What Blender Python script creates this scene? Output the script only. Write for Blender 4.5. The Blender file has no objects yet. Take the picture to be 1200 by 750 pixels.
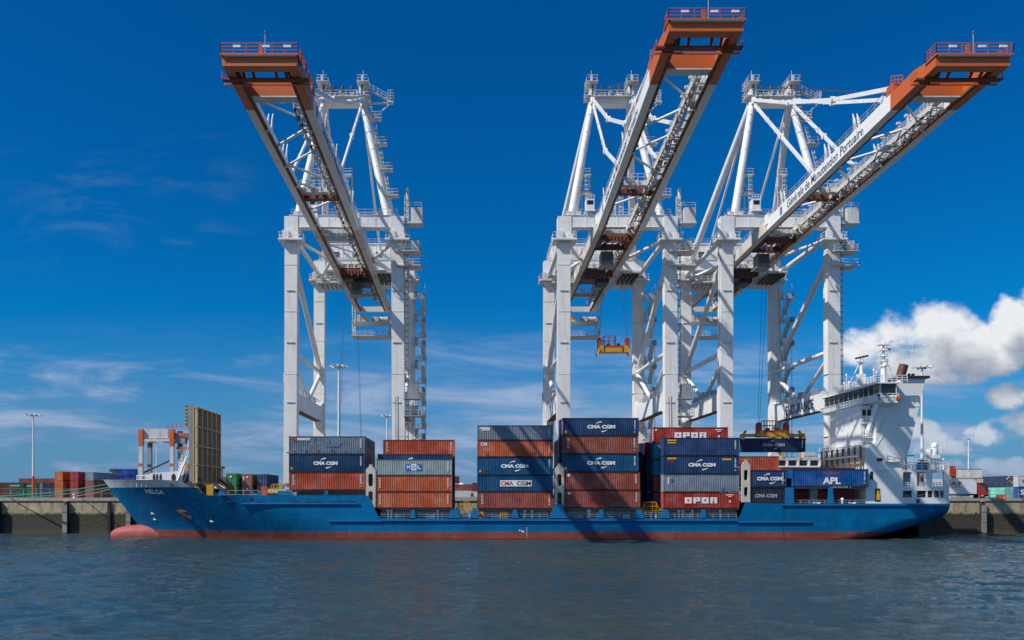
import bpy, bmesh, math, random
from mathutils import Vector, Matrix
random.seed(7)
sc = bpy.context.scene
COL = sc.collection
R = math.radians

# ---------------------------------------------------------------- camera
CAM_Z, F, HOR = 7.05, 1000.0, 581.0          # eye height (m), focal length and horizon row of a 1200x750 frame
cam = bpy.data.cameras.new("camera")
cam.sensor_width = 36.0
cam.lens = 36.0 * F / 1200.0
cam.shift_x = (600 - 550) / 1200.0
cam.shift_y = (HOR - 375) / 1200.0
cam.clip_start, cam.clip_end = 0.5, 20000
cam_o = bpy.data.objects.new("camera", cam)
COL.objects.link(cam_o)
cam_o.location = (0, 0, CAM_Z)
cam_o.rotation_euler = (R(90), 0, 0)
sc.camera = cam_o
sc.view_settings.view_transform = 'Standard'
sc.view_settings.look = 'None'
sc.view_settings.exposure = 0.0
sc.view_settings.gamma = 1.0
sc.view_settings.use_curve_mapping = False
sc.render.engine = 'CYCLES'
sc.cycles.max_bounces = 6

def PX(px, Y): return (px - 550.0) * Y / F
def PZ(py, Y): return CAM_Z + (HOR - py) * Y / F

# ---------------------------------------------------------------- sun
SUN = Vector((-0.83, -0.43, 1.0)).normalized()
sl = bpy.data.lights.new("sun", 'SUN')
sl.energy = 5.0
sl.angle = R(0.53)
sl.color = (1.0, 0.95, 0.87)
so = bpy.data.objects.new("sun", sl)
COL.objects.link(so)
so.rotation_euler = (-SUN).to_track_quat('-Z', 'Y').to_euler()
so.location = (-100, -50, 150)

# ---------------------------------------------------------------- sky
world = bpy.data.worlds.new("World")
sc.world = world
world.use_nodes = True
NT = world.node_tree
NT.nodes.clear()

class NB:
    """tiny helper to wire math nodes"""
    def __init__(s, nt): s.nt = nt
    def n(s, t, **k):
        x = s.nt.nodes.new(t)
        for a, b in k.items(): setattr(x, a, b)
        return x
    def put(s, sock, v):
        if isinstance(v, bpy.types.NodeSocket): s.nt.links.new(v, sock)
        else: sock.default_value = v
    def m(s, op, a, b=None, c=None, clamp=False):
        x = s.n('ShaderNodeMath', operation=op, use_clamp=clamp)
        s.put(x.inputs[0], a)
        if b is not None: s.put(x.inputs[1], b)
        if c is not None: s.put(x.inputs[2], c)
        return x.outputs[0]
    def xyz(s, a, b, c):
        x = s.n('ShaderNodeCombineXYZ')
        for i, v in enumerate((a, b, c)): s.put(x.inputs[i], v)
        return x.outputs[0]
    def noise(s, vec, scale, detail=4, rough=0.5, dist=0.0):
        x = s.n('ShaderNodeTexNoise')
        s.put(x.inputs['Vector'], vec)
        x.inputs['Scale'].default_value = scale
        x.inputs['Detail'].default_value = detail
        x.inputs['Roughness'].default_value = rough
        x.inputs['Distortion'].default_value = dist
        return x.outputs['Fac']
    def ramp(s, v, a, b, lo=0.0, hi=1.0, smooth=True):
        x = s.n('ShaderNodeMapRange')
        if smooth: x.interpolation_type = 'SMOOTHSTEP'
        s.put(x.inputs[0], v)
        for i, k in enumerate((a, b, lo, hi)): x.inputs[i + 1].default_value = k
        return x.outputs[0]
    def mix(s, f, a, b, blend='MIX'):
        x = s.n('ShaderNodeMix', data_type='RGBA', blend_type=blend)
        s.put(x.inputs[0], f)
        for i, v in ((6, a), (7, b)):
            if isinstance(v, tuple) and len(v) == 3: v = (*v, 1)
            s.put(x.inputs[i], v)
        return x.outputs[2]

W = NB(NT)
sky = W.n('ShaderNodeTexSky', sky_type='NISHITA', sun_disc=False)
sky.sun_elevation = math.asin(SUN.z)
sky.sun_rotation = math.atan2(SUN.x, SUN.y) % (2 * math.pi)
sky.altitude = 0
sky.air_density, sky.dust_density, sky.ozone_density = 1.0, 0.35, 2.5
hs = W.n('ShaderNodeHueSaturation')
hs.inputs['Saturation'].default_value = 1.25
hs.inputs['Value'].default_value = 1.12
NT.links.new(sky.outputs[0], hs.inputs['Color'])
tc = W.n('ShaderNodeTexCoord')
sep = W.n('ShaderNodeSeparateXYZ')
NT.links.new(tc.outputs['Generated'], sep.inputs[0])
dx, dy, dz = sep.outputs
ady = W.m('MAXIMUM', W.m('ABSOLUTE', dy), 0.02)
U = W.m('DIVIDE', dx, ady)            # tangent of the azimuth from the quay normal
V = W.m('DIVIDE', dz, ady)            # tangent of the elevation
front = W.ramp(dy, 0.05, 0.2)
# the clear sky at right angles to the sun is the deep, polarised blue of the photograph
skyc = W.mix(W.ramp(dy, -0.5, 0.3, 0.25, 1.0), hs.outputs[0], W.mix(1.0, hs.outputs[0], (0.01, 0.51, 0.83), 'MULTIPLY'))

# cumulus: heaps of soft blobs (azimuth, elevation, half sizes) broken up by fractal noise
BLOBS = [(.468, .172, .045, .030), (.500, .186, .045, .034), (.540, .194, .045, .036), (.585, .172, .045, .034), (.535, .156, .105, .032),
         (.640, .196, .032, .040), (.675, .190, .050, .060), (.620, .160, .050, .022), (.72, .17, .06, .07),
         (.560, .138, .060, .012), (.635, .117, .034, .018), (.67, .124, .03, .020),
         (.518, .078, .034, .017), (.560, .060, .045, .015), (.610, .070, .040, .016), (.650, .078, .045, .024), (.555, .036, .05, .010), (.63, .036, .06, .013)]
def density(u, v):
    p = W.xyz(u, W.m('MULTIPLY', v, 1.25), 0.37)
    best = None
    for (a, b, ru, rv) in BLOBS:
        du = W.m('MULTIPLY', W.m('SUBTRACT', u, a), 1 / ru)
        dv = W.m('MULTIPLY', W.m('SUBTRACT', v, b), 1 / rv)
        q = W.m('ADD', W.m('MULTIPLY', du, du), W.m('MULTIPLY', dv, dv))
        q = W.m('SUBTRACT', 1.0, q)
        best = q if best is None else W.m('SMOOTH_MAX', best, q, 0.25)
    n0 = W.noise(p, 9.0, 2, 0.5, 0.2)
    n1 = W.noise(p, 26.0, 9, 0.55, 0.35)
    wob = W.ramp(v, 0.03, 0.13, 1.7, 1.0)
    return W.m('MULTIPLY_ADD', wob, W.m('ADD', W.m('MULTIPLY', W.m('SUBTRACT', n1, 0.5), 2.4), W.m('MULTIPLY', W.m('SUBTRACT', n0, 0.5), 1.3)), W.m('MAXIMUM', best, -2.0))
d0 = density(U, V)
d1 = density(W.m('ADD', U, -0.012), W.m('ADD', V, 0.026))
d2 = density(W.m('ADD', U, -0.02), W.m('ADD', V, 0.05))
cum_a = W.m('MULTIPLY', W.ramp(d0, -0.05, 0.85), front)
lit = W.m('ADD', W.m('MULTIPLY', W.ramp(W.m('SUBTRACT', d0, d1), -0.8, 1.0), 0.6), W.m('MULTIPLY', W.ramp(d2, -0.9, 1.0, 1.0, 0.0), 0.5), clamp=True)
thick = W.ramp(d0, 0.2, 1.6)
cum_c = W.mix(lit, (3.0, 3.5, 4.4), (8.3, 8.5, 8.8))
low = W.ramp(V, 0.0, 0.13)
cum_c = W.mix(W.m('MULTIPLY', W.m('SUBTRACT', 1.0, low), 0.85), cum_c, (3.0, 4.0, 5.5))
cum_a = W.m('MULTIPLY', cum_a, W.ramp(V, 0.0, 0.14, 0.55, 1.0))

# thin cirrus and low haze streaks
Vt = W.m('ADD', V, W.m('MULTIPLY', U, 0.05))
c1 = W.noise(W.xyz(W.m('MULTIPLY', U, 2.2), W.m('MULTIPLY', Vt, 13.0), 1.7), 2.0, 8, 0.62, 0.8)
c2 = W.noise(W.xyz(W.m('MULTIPLY', U, 5.0), W.m('MULTIPLY', Vt, 34.0), 4.2), 1.6, 6, 0.6, 0.5)
band = W.m('MULTIPLY', W.ramp(V, 0.0, 0.04), W.ramp(V, 0.12, 0.21, 1.0, 0.0))
cir = W.m('MULTIPLY', W.ramp(W.m('ADD', c1, W.m('MULTIPLY', W.m('SUBTRACT', c2, 0.5), 0.35)), 0.43, 0.78), band)
patch = W.m('MULTIPLY', W.ramp(U, -.60, -.44), W.ramp(U, -.34, -.22, 1.0, 0.0))
high = W.noise(W.xyz(W.m('MULTIPLY', U, 3.0), W.m('MULTIPLY', V, 9.0), 8.8), 2.2, 7, 0.6, 0.9)
hi = W.m('MULTIPLY', W.m('MULTIPLY', W.ramp(high, 0.5, 0.75), patch), W.m('MULTIPLY', W.ramp(V, 0.24, 0.32), W.ramp(V, 0.36, 0.45, 1.0, 0.0)))
cir = W.m('MULTIPLY', W.m('ADD', W.m('MULTIPLY', cir, 0.8), W.m('MULTIPLY', hi, 0.10)), front, clamp=True)
# broad pale haze towards the horizon
hz = W.m('MULTIPLY', W.ramp(V, 0.0, 0.23, 1.0, 0.0), W.ramp(c1, 0.3, 0.65, 0.66, 1.0))
base = W.mix(W.m('MULTIPLY', hz, 0.95), skyc, (1.6, 2.45, 4.6))
veil = W.m('MULTIPLY', W.m('MULTIPLY', W.ramp(V, 0.02, 0.08), W.ramp(V, 0.10, 0.18, 1.0, 0.0)), W.m('MULTIPLY', W.ramp(U, -.32, -.06), W.ramp(U, .10, .36, 1.0, 0.0)))
base = W.mix(W.m('MULTIPLY', veil, W.m('MULTIPLY', W.ramp(c1, 0.3, 0.62), 0.6)), base, (3.2, 4.3, 6.2))
base = W.mix(cir, base, (4.2, 5.0, 6.8))
fin = W.mix(cum_a, base, cum_c)
bg = W.n('ShaderNodeBackground')
bg.inputs['Strength'].default_value = 0.1
NT.links.new(fin, bg.inputs['Color'])
wo = W.n('ShaderNodeOutputWorld')
NT.links.new(bg.outputs[0], wo.inputs['Surface'])

# ---------------------------------------------------------------- materials
MATS = {}
def new_mat(name):
    m = bpy.data.materials.new(name)
    m.use_nodes = True
    b = NB(m.node_tree)
    p = m.node_tree.nodes['Principled BSDF']
    return m, b, p

def paint(name, col, rough=0.5, dirt=0.25, rust=0.0, metal=0.0, scale=0.35, dirt_col=(0.16, 0.14, 0.12), streak=0.0, bump=0.0):
    """painted or bare surface: patchy tone, grime, rust spots, downward streaks"""
    if name in MATS: return MATS[name]
    m, b, p = new_mat(name)
    t = b.n('ShaderNodeTexCoord').outputs['Object']
    n1 = b.noise(t, scale, 6, 0.65)
    n2 = b.noise(t, scale * 9, 5, 0.6)
    c = b.mix(b.m('MULTIPLY', b.ramp(n1, 0.42, 0.75), dirt), col, dirt_col)
    c = b.mix(b.m('MULTIPLY', b.ramp(n2, 0.35, 0.7), dirt * 0.45), c, tuple(x * 0.6 for x in col))
    if streak:
        mp = b.n('ShaderNodeMapping')
        mp.inputs['Scale'].default_value = (2.2, 2.2, 0.09)
        b.nt.links.new(t, mp.inputs[0])
        s = b.noise(mp.outputs[0], 1.0, 5, 0.65)
        c = b.mix(b.m('MULTIPLY', b.ramp(s, 0.5, 0.78), streak), c, dirt_col)
    if rust:
        r = b.noise(t, scale * 4, 8, 0.7)
        c = b.mix(b.m('MULTIPLY', b.ramp(r, 0.56, 0.72), rust), c, (0.16, 0.055, 0.025))
    b.nt.links.new(c, p.inputs['Base Color'])
    p.inputs['Metallic'].default_value = metal
    b.nt.links.new(b.ramp(n2, 0.2, 0.8, max(rough - .12, .05), min(rough + .15, 1)), p.inputs['Roughness'])
    if bump:
        bp = b.n('ShaderNodeBump')
        bp.inputs['Strength'].default_value = bump
        bp.inputs['Distance'].default_value = 0.05
        b.nt.links.new(n2, bp.inputs['Height'])
        b.nt.links.new(bp.outputs[0], p.inputs['Normal'])
    MATS[name] = m
    return m

def flat_paint(name, col, rough=0.5): return paint(name, col, rough, 0.12)

# container steel takes its colour from the object, so copies share one mesh
def container_mat():
    m, b, p = new_mat("container_paint")
    oi = b.n('ShaderNodeObjectInfo')
    t = b.n('ShaderNodeTexCoord').outputs['Object']
    off = b.n('ShaderNodeVectorMath', operation='ADD')
    b.nt.links.new(t, off.inputs[0])
    rv = b.m('MULTIPLY', oi.outputs['Random'], 90.0)
    b.nt.links.new(b.xyz(rv, rv, 0.0), off.inputs[1])
    v = off.outputs[0]
    n1 = b.noise(v, 0.45, 5, 0.6)
    n2 = b.noise(v, 3.0, 6, 0.65)
    mp = b.n('ShaderNodeMapping')
    mp.inputs['Scale'].default_value = (3.5, 3.5, 0.22)
    b.nt.links.new(v, mp.inputs[0])
    st = b.noise(mp.outputs[0], 1.0, 5, 0.65)
    hsv = b.n('ShaderNodeHueSaturation')
    b.nt.links.new(oi.outputs['Color'], hsv.inputs['Color'])
    b.nt.links.new(b.ramp(n1, 0.25, 0.75, 0.9, 1.4), hsv.inputs['Value'])
    b.nt.links.new(b.ramp(n1, 0.3, 0.8, 1.05, 0.85), hsv.inputs['Saturation'])
    c = b.mix(b.m('MULTIPLY', b.ramp(st, 0.52, 0.8), 0.18), hsv.outputs[0], (0.15, 0.12, 0.10))
    c = b.mix(b.m('MULTIPLY', b.ramp(n2, 0.63, 0.72), 0.6), c, (0.12, 0.045, 0.022))
    b.nt.links.new(c, p.inputs['Base Color'])
    b.nt.links.new(b.ramp(n2, 0.2, 0.8, 0.42, 0.7), p.inputs['Roughness'])
    p.inputs['Specular IOR Level'].default_value = 0.25
    bp = b.n('ShaderNodeBump'); bp.inputs['Strength'].default_value = 0.6; bp.inputs['Distance'].default_value = 0.06
    b.nt.links.new(b.noise(v, 1.3, 3, 0.5), bp.inputs['Height']); b.nt.links.new(bp.outputs[0], p.inputs['Normal'])
    return m
M_CONT = container_mat()

def quay_mat():
    m, b, p = new_mat("quay_concrete")
    t = b.n('ShaderNodeTexCoord').outputs['Object']
    s = b.n('ShaderNodeSeparateXYZ'); b.nt.links.new(t, s.inputs[0])
    mp = b.n('ShaderNodeMapping'); mp.inputs['Scale'].default_value = (1.2, 1.2, 0.12)
    b.nt.links.new(t, mp.inputs[0])
    n1 = b.noise(t, 0.35, 8, 0.68)
    n2 = b.noise(mp.outputs[0], 1.0, 6, 0.65)
    n3 = b.noise(t, 2.5, 8, 0.65)
    br = b.n('ShaderNodeTexBrick')
    br.inputs['Scale'].default_value = 1.0
    br.inputs['Brick Width'].default_value = 2.1
    br.inputs['Row Height'].default_value = 0.85
    br.inputs['Mortar Size'].default_value = 0.025
    br.inputs['Color1'].default_value = (1, 1, 1, 1); br.inputs['Color2'].default_value = (.82, .82, .82, 1); br.inputs['Mortar'].default_value = (.5, .5, .5, 1)
    b.nt.links.new(b.xyz(s.outputs[0], s.outputs[2], 0.0), br.inputs['Vector'])
    c = b.mix(b.ramp(n1, 0.35, 0.68), (0.56, 0.44, 0.28), (0.34, 0.27, 0.17))
    c = b.mix(b.m('MULTIPLY', b.ramp(n2, 0.48, 0.7), 0.7), c, (0.11, 0.10, 0.08))
    c = b.mix(0.55, c, br.outputs['Color'], 'MULTIPLY')
    c = b.mix(b.m('MULTIPLY', b.ramp(n3, 0.62, 0.72), 0.4), c, (0.46, 0.42, 0.35))
    # tide band: weed and slime up to the high water mark
    lev = b.m('ADD', s.outputs[2], b.m('MULTIPLY', b.m('SUBTRACT', n2, 0.5), 1.6))
    weed = b.mix(b.ramp(n3, 0.35, 0.65), (0.034, 0.032, 0.022), (0.080, 0.066, 0.048))
    weed = b.mix(b.ramp(s.outputs[2], 0.2, 1.2, 0.8, 0.0), weed, (0.085, 0.075, 0.035))
    green = b.m('MULTIPLY', b.ramp(lev, 2.7, 3.3), b.ramp(lev, 3.4, 4.0, 1.0, 0.0))
    c = b.mix(b.ramp(lev, 3.2, 4.0, 1.0, 0.0), c, weed)
    c = b.mix(b.m('MULTIPLY', green, 0.8), c, (0.028, 0.044, 0.018))
    b.nt.links.new(c, p.inputs['Base Color'])
    p.inputs['Roughness'].default_value = 0.85
    bp = b.n('ShaderNodeBump'); bp.inputs['Strength'].default_value = 0.6; bp.inputs['Distance'].default_value = 0.12
    b.nt.links.new(n3, bp.inputs['Height']); b.nt.links.new(bp.outputs[0], p.inputs['Normal'])
    return m

def hull_mat(name, col, kind):
    m, b, p = new_mat(name)
    t = b.n('ShaderNodeTexCoord').outputs['Object']
    s = b.n('ShaderNodeSeparateXYZ'); b.nt.links.new(t, s.inputs[0])
    mp = b.n('ShaderNodeMapping'); mp.inputs['Scale'].default_value = (0.9, 0.9, 0.10)
    b.nt.links.new(t, mp.inputs[0])
    st = b.noise(mp.outputs[0], 1.0, 6, 0.66)
    n1 = b.noise(t, 0.16, 7, 0.62)
    n2 = b.noise(t, 1.7, 7, 0.66)
    mh = b.n('ShaderNodeMapping'); mh.inputs['Scale'].default_value = (0.10, 0.3, 1.3)
    b.nt.links.new(t, mh.inputs[0])
    hsr = b.noise(mh.outputs[0], 1.0, 6, 0.6)
    if kind == 'blue':
        c = b.mix(b.ramp(n1, 0.3, 0.7), col, tuple(x * 0.66 for x in col))
        c = b.mix(b.m('MULTIPLY', b.ramp(hsr, 0.5, 0.75), 0.35), c, (0.010, 0.150, 0.30))
        c = b.mix(b.m('MULTIPLY', b.ramp(st, 0.54, 0.72), 0.4), c, (0.006, 0.05, 0.09))
        c = b.mix(b.m('MULTIPLY', b.ramp(n2, 0.68, 0.75), 0.6), c, (0.12, 0.045, 0.02))
        ru = b.noise(mp.outputs[0], 2.3, 6, 0.7)
        c = b.mix(b.m('MULTIPLY', b.ramp(ru, 0.64, 0.72), 0.55), c, (0.14, 0.055, 0.025))
        # plate seams
        br = b.n('ShaderNodeTexBrick'); br.inputs['Brick Width'].default_value = 7.0; br.inputs['Row Height'].default_value = 2.1
        br.inputs['Scale'].default_value = 1.0; br.inputs['Mortar Size'].default_value = 0.03
        br.inputs['Color1'].default_value = (1, 1, 1, 1); br.inputs['Color2'].default_value = (.93, .93, .93, 1); br.inputs['Mortar'].default_value = (.72, .72, .72, 1)
        b.nt.links.new(b.xyz(s.outputs[0], s.outputs[2], 0.0), br.inputs['Vector'])
        c = b.mix(0.8, c, br.outputs['Color'], 'MULTIPLY')
    elif kind == 'red':
        c = b.mix(b.ramp(n1, 0.35, 0.7), col, (0.17, 0.05, 0.045))
        c = b.mix(b.m('MULTIPLY', b.ramp(st, 0.5, 0.7), 0.55), c, (0.10, 0.035, 0.03))
        c = b.mix(b.m('MULTIPLY', b.ramp(n2, 0.56, 0.72), 0.45), c, (0.36, 0.22, 0.18))
        c = b.mix(b.ramp(b.m('ADD', s.outputs[2], b.m('MULTIPLY', hsr, 0.3)), 0.25, 0.45, 1.0, 0.0), c, (0.22, 0.028, 0.015))
    else:
        c = b.mix(b.ramp(n1, 0.35, 0.7), col, tuple(x * 0.75 for x in col))
        c = b.mix(b.m('MULTIPLY', b.ramp(st, 0.55, 0.72), 0.45), c, (0.20, 0.12, 0.07))
    b.nt.links.new(c, p.inputs['Base Color'])
    p.inputs['Roughness'].default_value = 0.5
    p.inputs['Specular IOR Level'].default_value = 0.15
    bp = b.n('ShaderNodeBump'); bp.inputs['Strength'].default_value = 0.5; bp.inputs['Distance'].default_value = 0.14
    mb = b.n('ShaderNodeMapping'); mb.inputs['Scale'].default_value = (1.0, 1.0, 0.55)
    b.nt.links.new(t, mb.inputs[0])
    b.nt.links.new(b.noise(mb.outputs[0], 0.8, 3, 0.5), bp.inputs['Height']); b.nt.links.new(bp.outputs[0], p.inputs['Normal'])
    return m

def water_mat():
    m, b, p = new_mat("harbour_water")
    t = b.n('ShaderNodeTexCoord').outputs['Object']
    mp = b.n('ShaderNodeMapping'); mp.inputs['Scale'].default_value = (0.7, 1.0, 1.0); mp.inputs['Rotation'].default_value = (0, 0, R(14))
    b.nt.links.new(t, mp.inputs[0])
    w2 = b.noise(mp.outputs[0], 2.0, 5, 0.65, 0.6)
    w3 = b.noise(mp.outputs[0], 6.0, 4, 0.6, 0.2)
    gust = b.ramp(b.noise(t, 0.02, 4, 0.6, 0.6), 0.3, 0.7, 0.6, 1.3)
    h = b.m('MULTIPLY', b.m('ADD', b.m('MULTIPLY', w2, 0.20), b.m('MULTIPLY', w3, 0.085)), gust)
    bp = b.n('ShaderNodeBump'); bp.inputs['Strength'].default_value = 1.0; bp.inputs['Distance'].default_value = 1.0
    b.nt.links.new(h, bp.inputs['Height']); b.nt.links.new(bp.outputs[0], p.inputs['Normal'])
    c = b.mix(b.ramp(b.noise(t, 0.03, 4, 0.6), 0.35, 0.65), (0.020, 0.050, 0.060), (0.034, 0.054, 0.050))
    b.nt.links.new(c, p.inputs['Base Color'])
    p.inputs['Roughness'].default_value = 0.05
    p.inputs['IOR'].default_value = 1.33
    return m

def ground_mat():
    m, b, p = new_mat("apron_concrete")
    t = b.n('ShaderNodeTexCoord').outputs['Object']
    c = b.mix(b.ramp(b.noise(t, 0.08, 8, 0.7), 0.3, 0.7), (0.20, 0.19, 0.175), (0.11, 0.105, 0.10))
    c = b.mix(b.m('MULTIPLY', b.ramp(b.noise(t, 1.5, 6, 0.6), 0.5, 0.7), 0.3), c, (0.07, 0.07, 0.07))
    b.nt.links.new(c, p.inputs['Base Color']); p.inputs['Roughness'].default_value = 0.9
    return m

WHITE = paint("crane_white", (0.79, 0.785, 0.775), 0.42, 0.28, 0.28, scale=0.25, dirt_col=(0.40, 0.34, 0.27), streak=0.34)
WHITE_R = paint("crane_white_worn", (0.66, 0.65, 0.62), 0.5, 0.5, 0.35, scale=0.4, dirt_col=(0.3, 0.24, 0.19), streak=0.3)
GREY_ST = paint("galvanised_steel", (0.45, 0.46, 0.47), 0.5, 0.35, 0.0, metal=0.3)
DARK_ST = paint("dark_steel", (0.045, 0.045, 0.05), 0.55, 0.3)
ORANGE = paint("boom_orange", (0.58, 0.125, 0.022), 0.45, 0.22, 0.12, scale=0.3, dirt_col=(0.28, 0.06, 0.02), streak=0.25)
RUSTRED = paint("rust_red_steel", (0.20, 0.055, 0.028), 0.7, 0.5, 0.5, scale=0.6, dirt_col=(0.06, 0.03, 0.025))
RUST = paint("rusty_rail", (0.16, 0.075, 0.04), 0.75, 0.5, 0.4, scale=0.9, dirt_col=(0.05, 0.035, 0.03))
YELLOW = paint("safety_yellow", (0.62, 0.33, 0.01), 0.45, 0.3, 0.2, scale=0.8, dirt_col=(0.2, 0.11, 0.02))
REDP = paint("headblock_red", (0.36, 0.045, 0.022), 0.5, 0.35, 0.2, scale=0.8, dirt_col=(0.12, 0.03, 0.02))
SHIPW = paint("ship_white", (0.80, 0.80, 0.79), 0.4, 0.16, 0.10, scale=0.3, dirt_col=(0.5, 0.44, 0.36), streak=0.2)
GIRD = paint("girder_weathered", (0.66, 0.62, 0.56), 0.5, 0.55, 0.3, scale=0.3, dirt_col=(0.22, 0.15, 0.10), streak=0.2)
GIRDW = paint("boom_white", (0.82, 0.82, 0.80), 0.42, 0.15, 0.1, scale=0.3, dirt_col=(0.5, 0.45, 0.38), streak=0.15)
LEGW = paint("leg_white", (0.82, 0.80, 0.77), 0.5, 0.24, 0.15, scale=0.22, dirt_col=(0.38, 0.31, 0.23), streak=0.42)
BEIGE = paint("lashing_beige", (0.60, 0.56, 0.47), 0.55, 0.35, 0.45, scale=0.7, dirt_col=(0.3, 0.2, 0.12), streak=0.3)
HATCHB = paint("hatch_brown", (0.48, 0.31, 0.145), 0.6, 0.25, 0.1, scale=0.4, dirt_col=(0.22, 0.14, 0.07), streak=0.35)
HATCHB2 = paint("hatch_beige", (0.58, 0.42, 0.25), 0.6, 0.3, 0.15, scale=0.5, dirt_col=(0.2, 0.12, 0.06), streak=0.3)
GREYP = paint("grey_paint", (0.27, 0.29, 0.32), 0.55, 0.4, 0.15, scale=0.5, dirt_col=(0.1, 0.1, 0.1), streak=0.3)
LGREYP = paint("light_grey_paint", (0.5, 0.53, 0.56), 0.5, 0.3, 0.1, scale=0.5, dirt_col=(0.25, 0.22, 0.2), streak=0.25)
BLACK = paint("black_rubber", (0.018, 0.018, 0.02), 0.6, 0.2)
GREENP = paint("rope_green", (0.03, 0.28, 0.20), 0.8, 0.2)
TAN = paint("rope_tan", (0.36, 0.20, 0.10), 0.8, 0.2)
LETW = paint("lettering_white", (0.82, 0.82, 0.80), 0.5, 0.12)
LETNAVY = paint("lettering_navy", (0.018, 0.025, 0.075), 0.5, 0.12)
LETRED = paint("lettering_red", (0.55, 0.03, 0.03), 0.5, 0.12)
LETBLUE = paint("lettering_blue", (0.01, 0.12, 0.42), 0.5, 0.12)
LETYEL = paint("lettering_yellow", (0.75, 0.42, 0.01), 0.5, 0.12)
LETDIM = paint("lettering_dim", (0.30, 0.33, 0.38), 0.5, 0.12)
TRUCKRED = paint("truck_red", (0.50, 0.025, 0.02), 0.3, 0.1)
HB = hull_mat("hull_blue", (0.0, 0.155, 0.37), 'blue')
HR = hull_mat("hull_boot_red", (0.27, 0.075, 0.068), 'red')
HG = hull_mat("bulwark_grey", (0.66, 0.70, 0.72), 'grey')
BULBRED = hull_mat("bulb_pink", (0.46, 0.12, 0.105), 'grey')
HBP = paint("bulwark_blue", (0.0, 0.155, 0.37), 0.5, 0.3, 0.15, scale=0.6, dirt_col=(0.01, 0.05, 0.08), streak=0.3)
DECK = paint("deck_green_grey", (0.10, 0.11, 0.11), 0.8, 0.4, 0.2)
def glass_mat():
    m, b, p = new_mat("window_glass")
    p.inputs['Base Color'].default_value = (0.015, 0.02, 0.024, 1)
    p.inputs['Roughness'].default_value = 0.08
    return m
GLASS = glass_mat()

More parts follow.
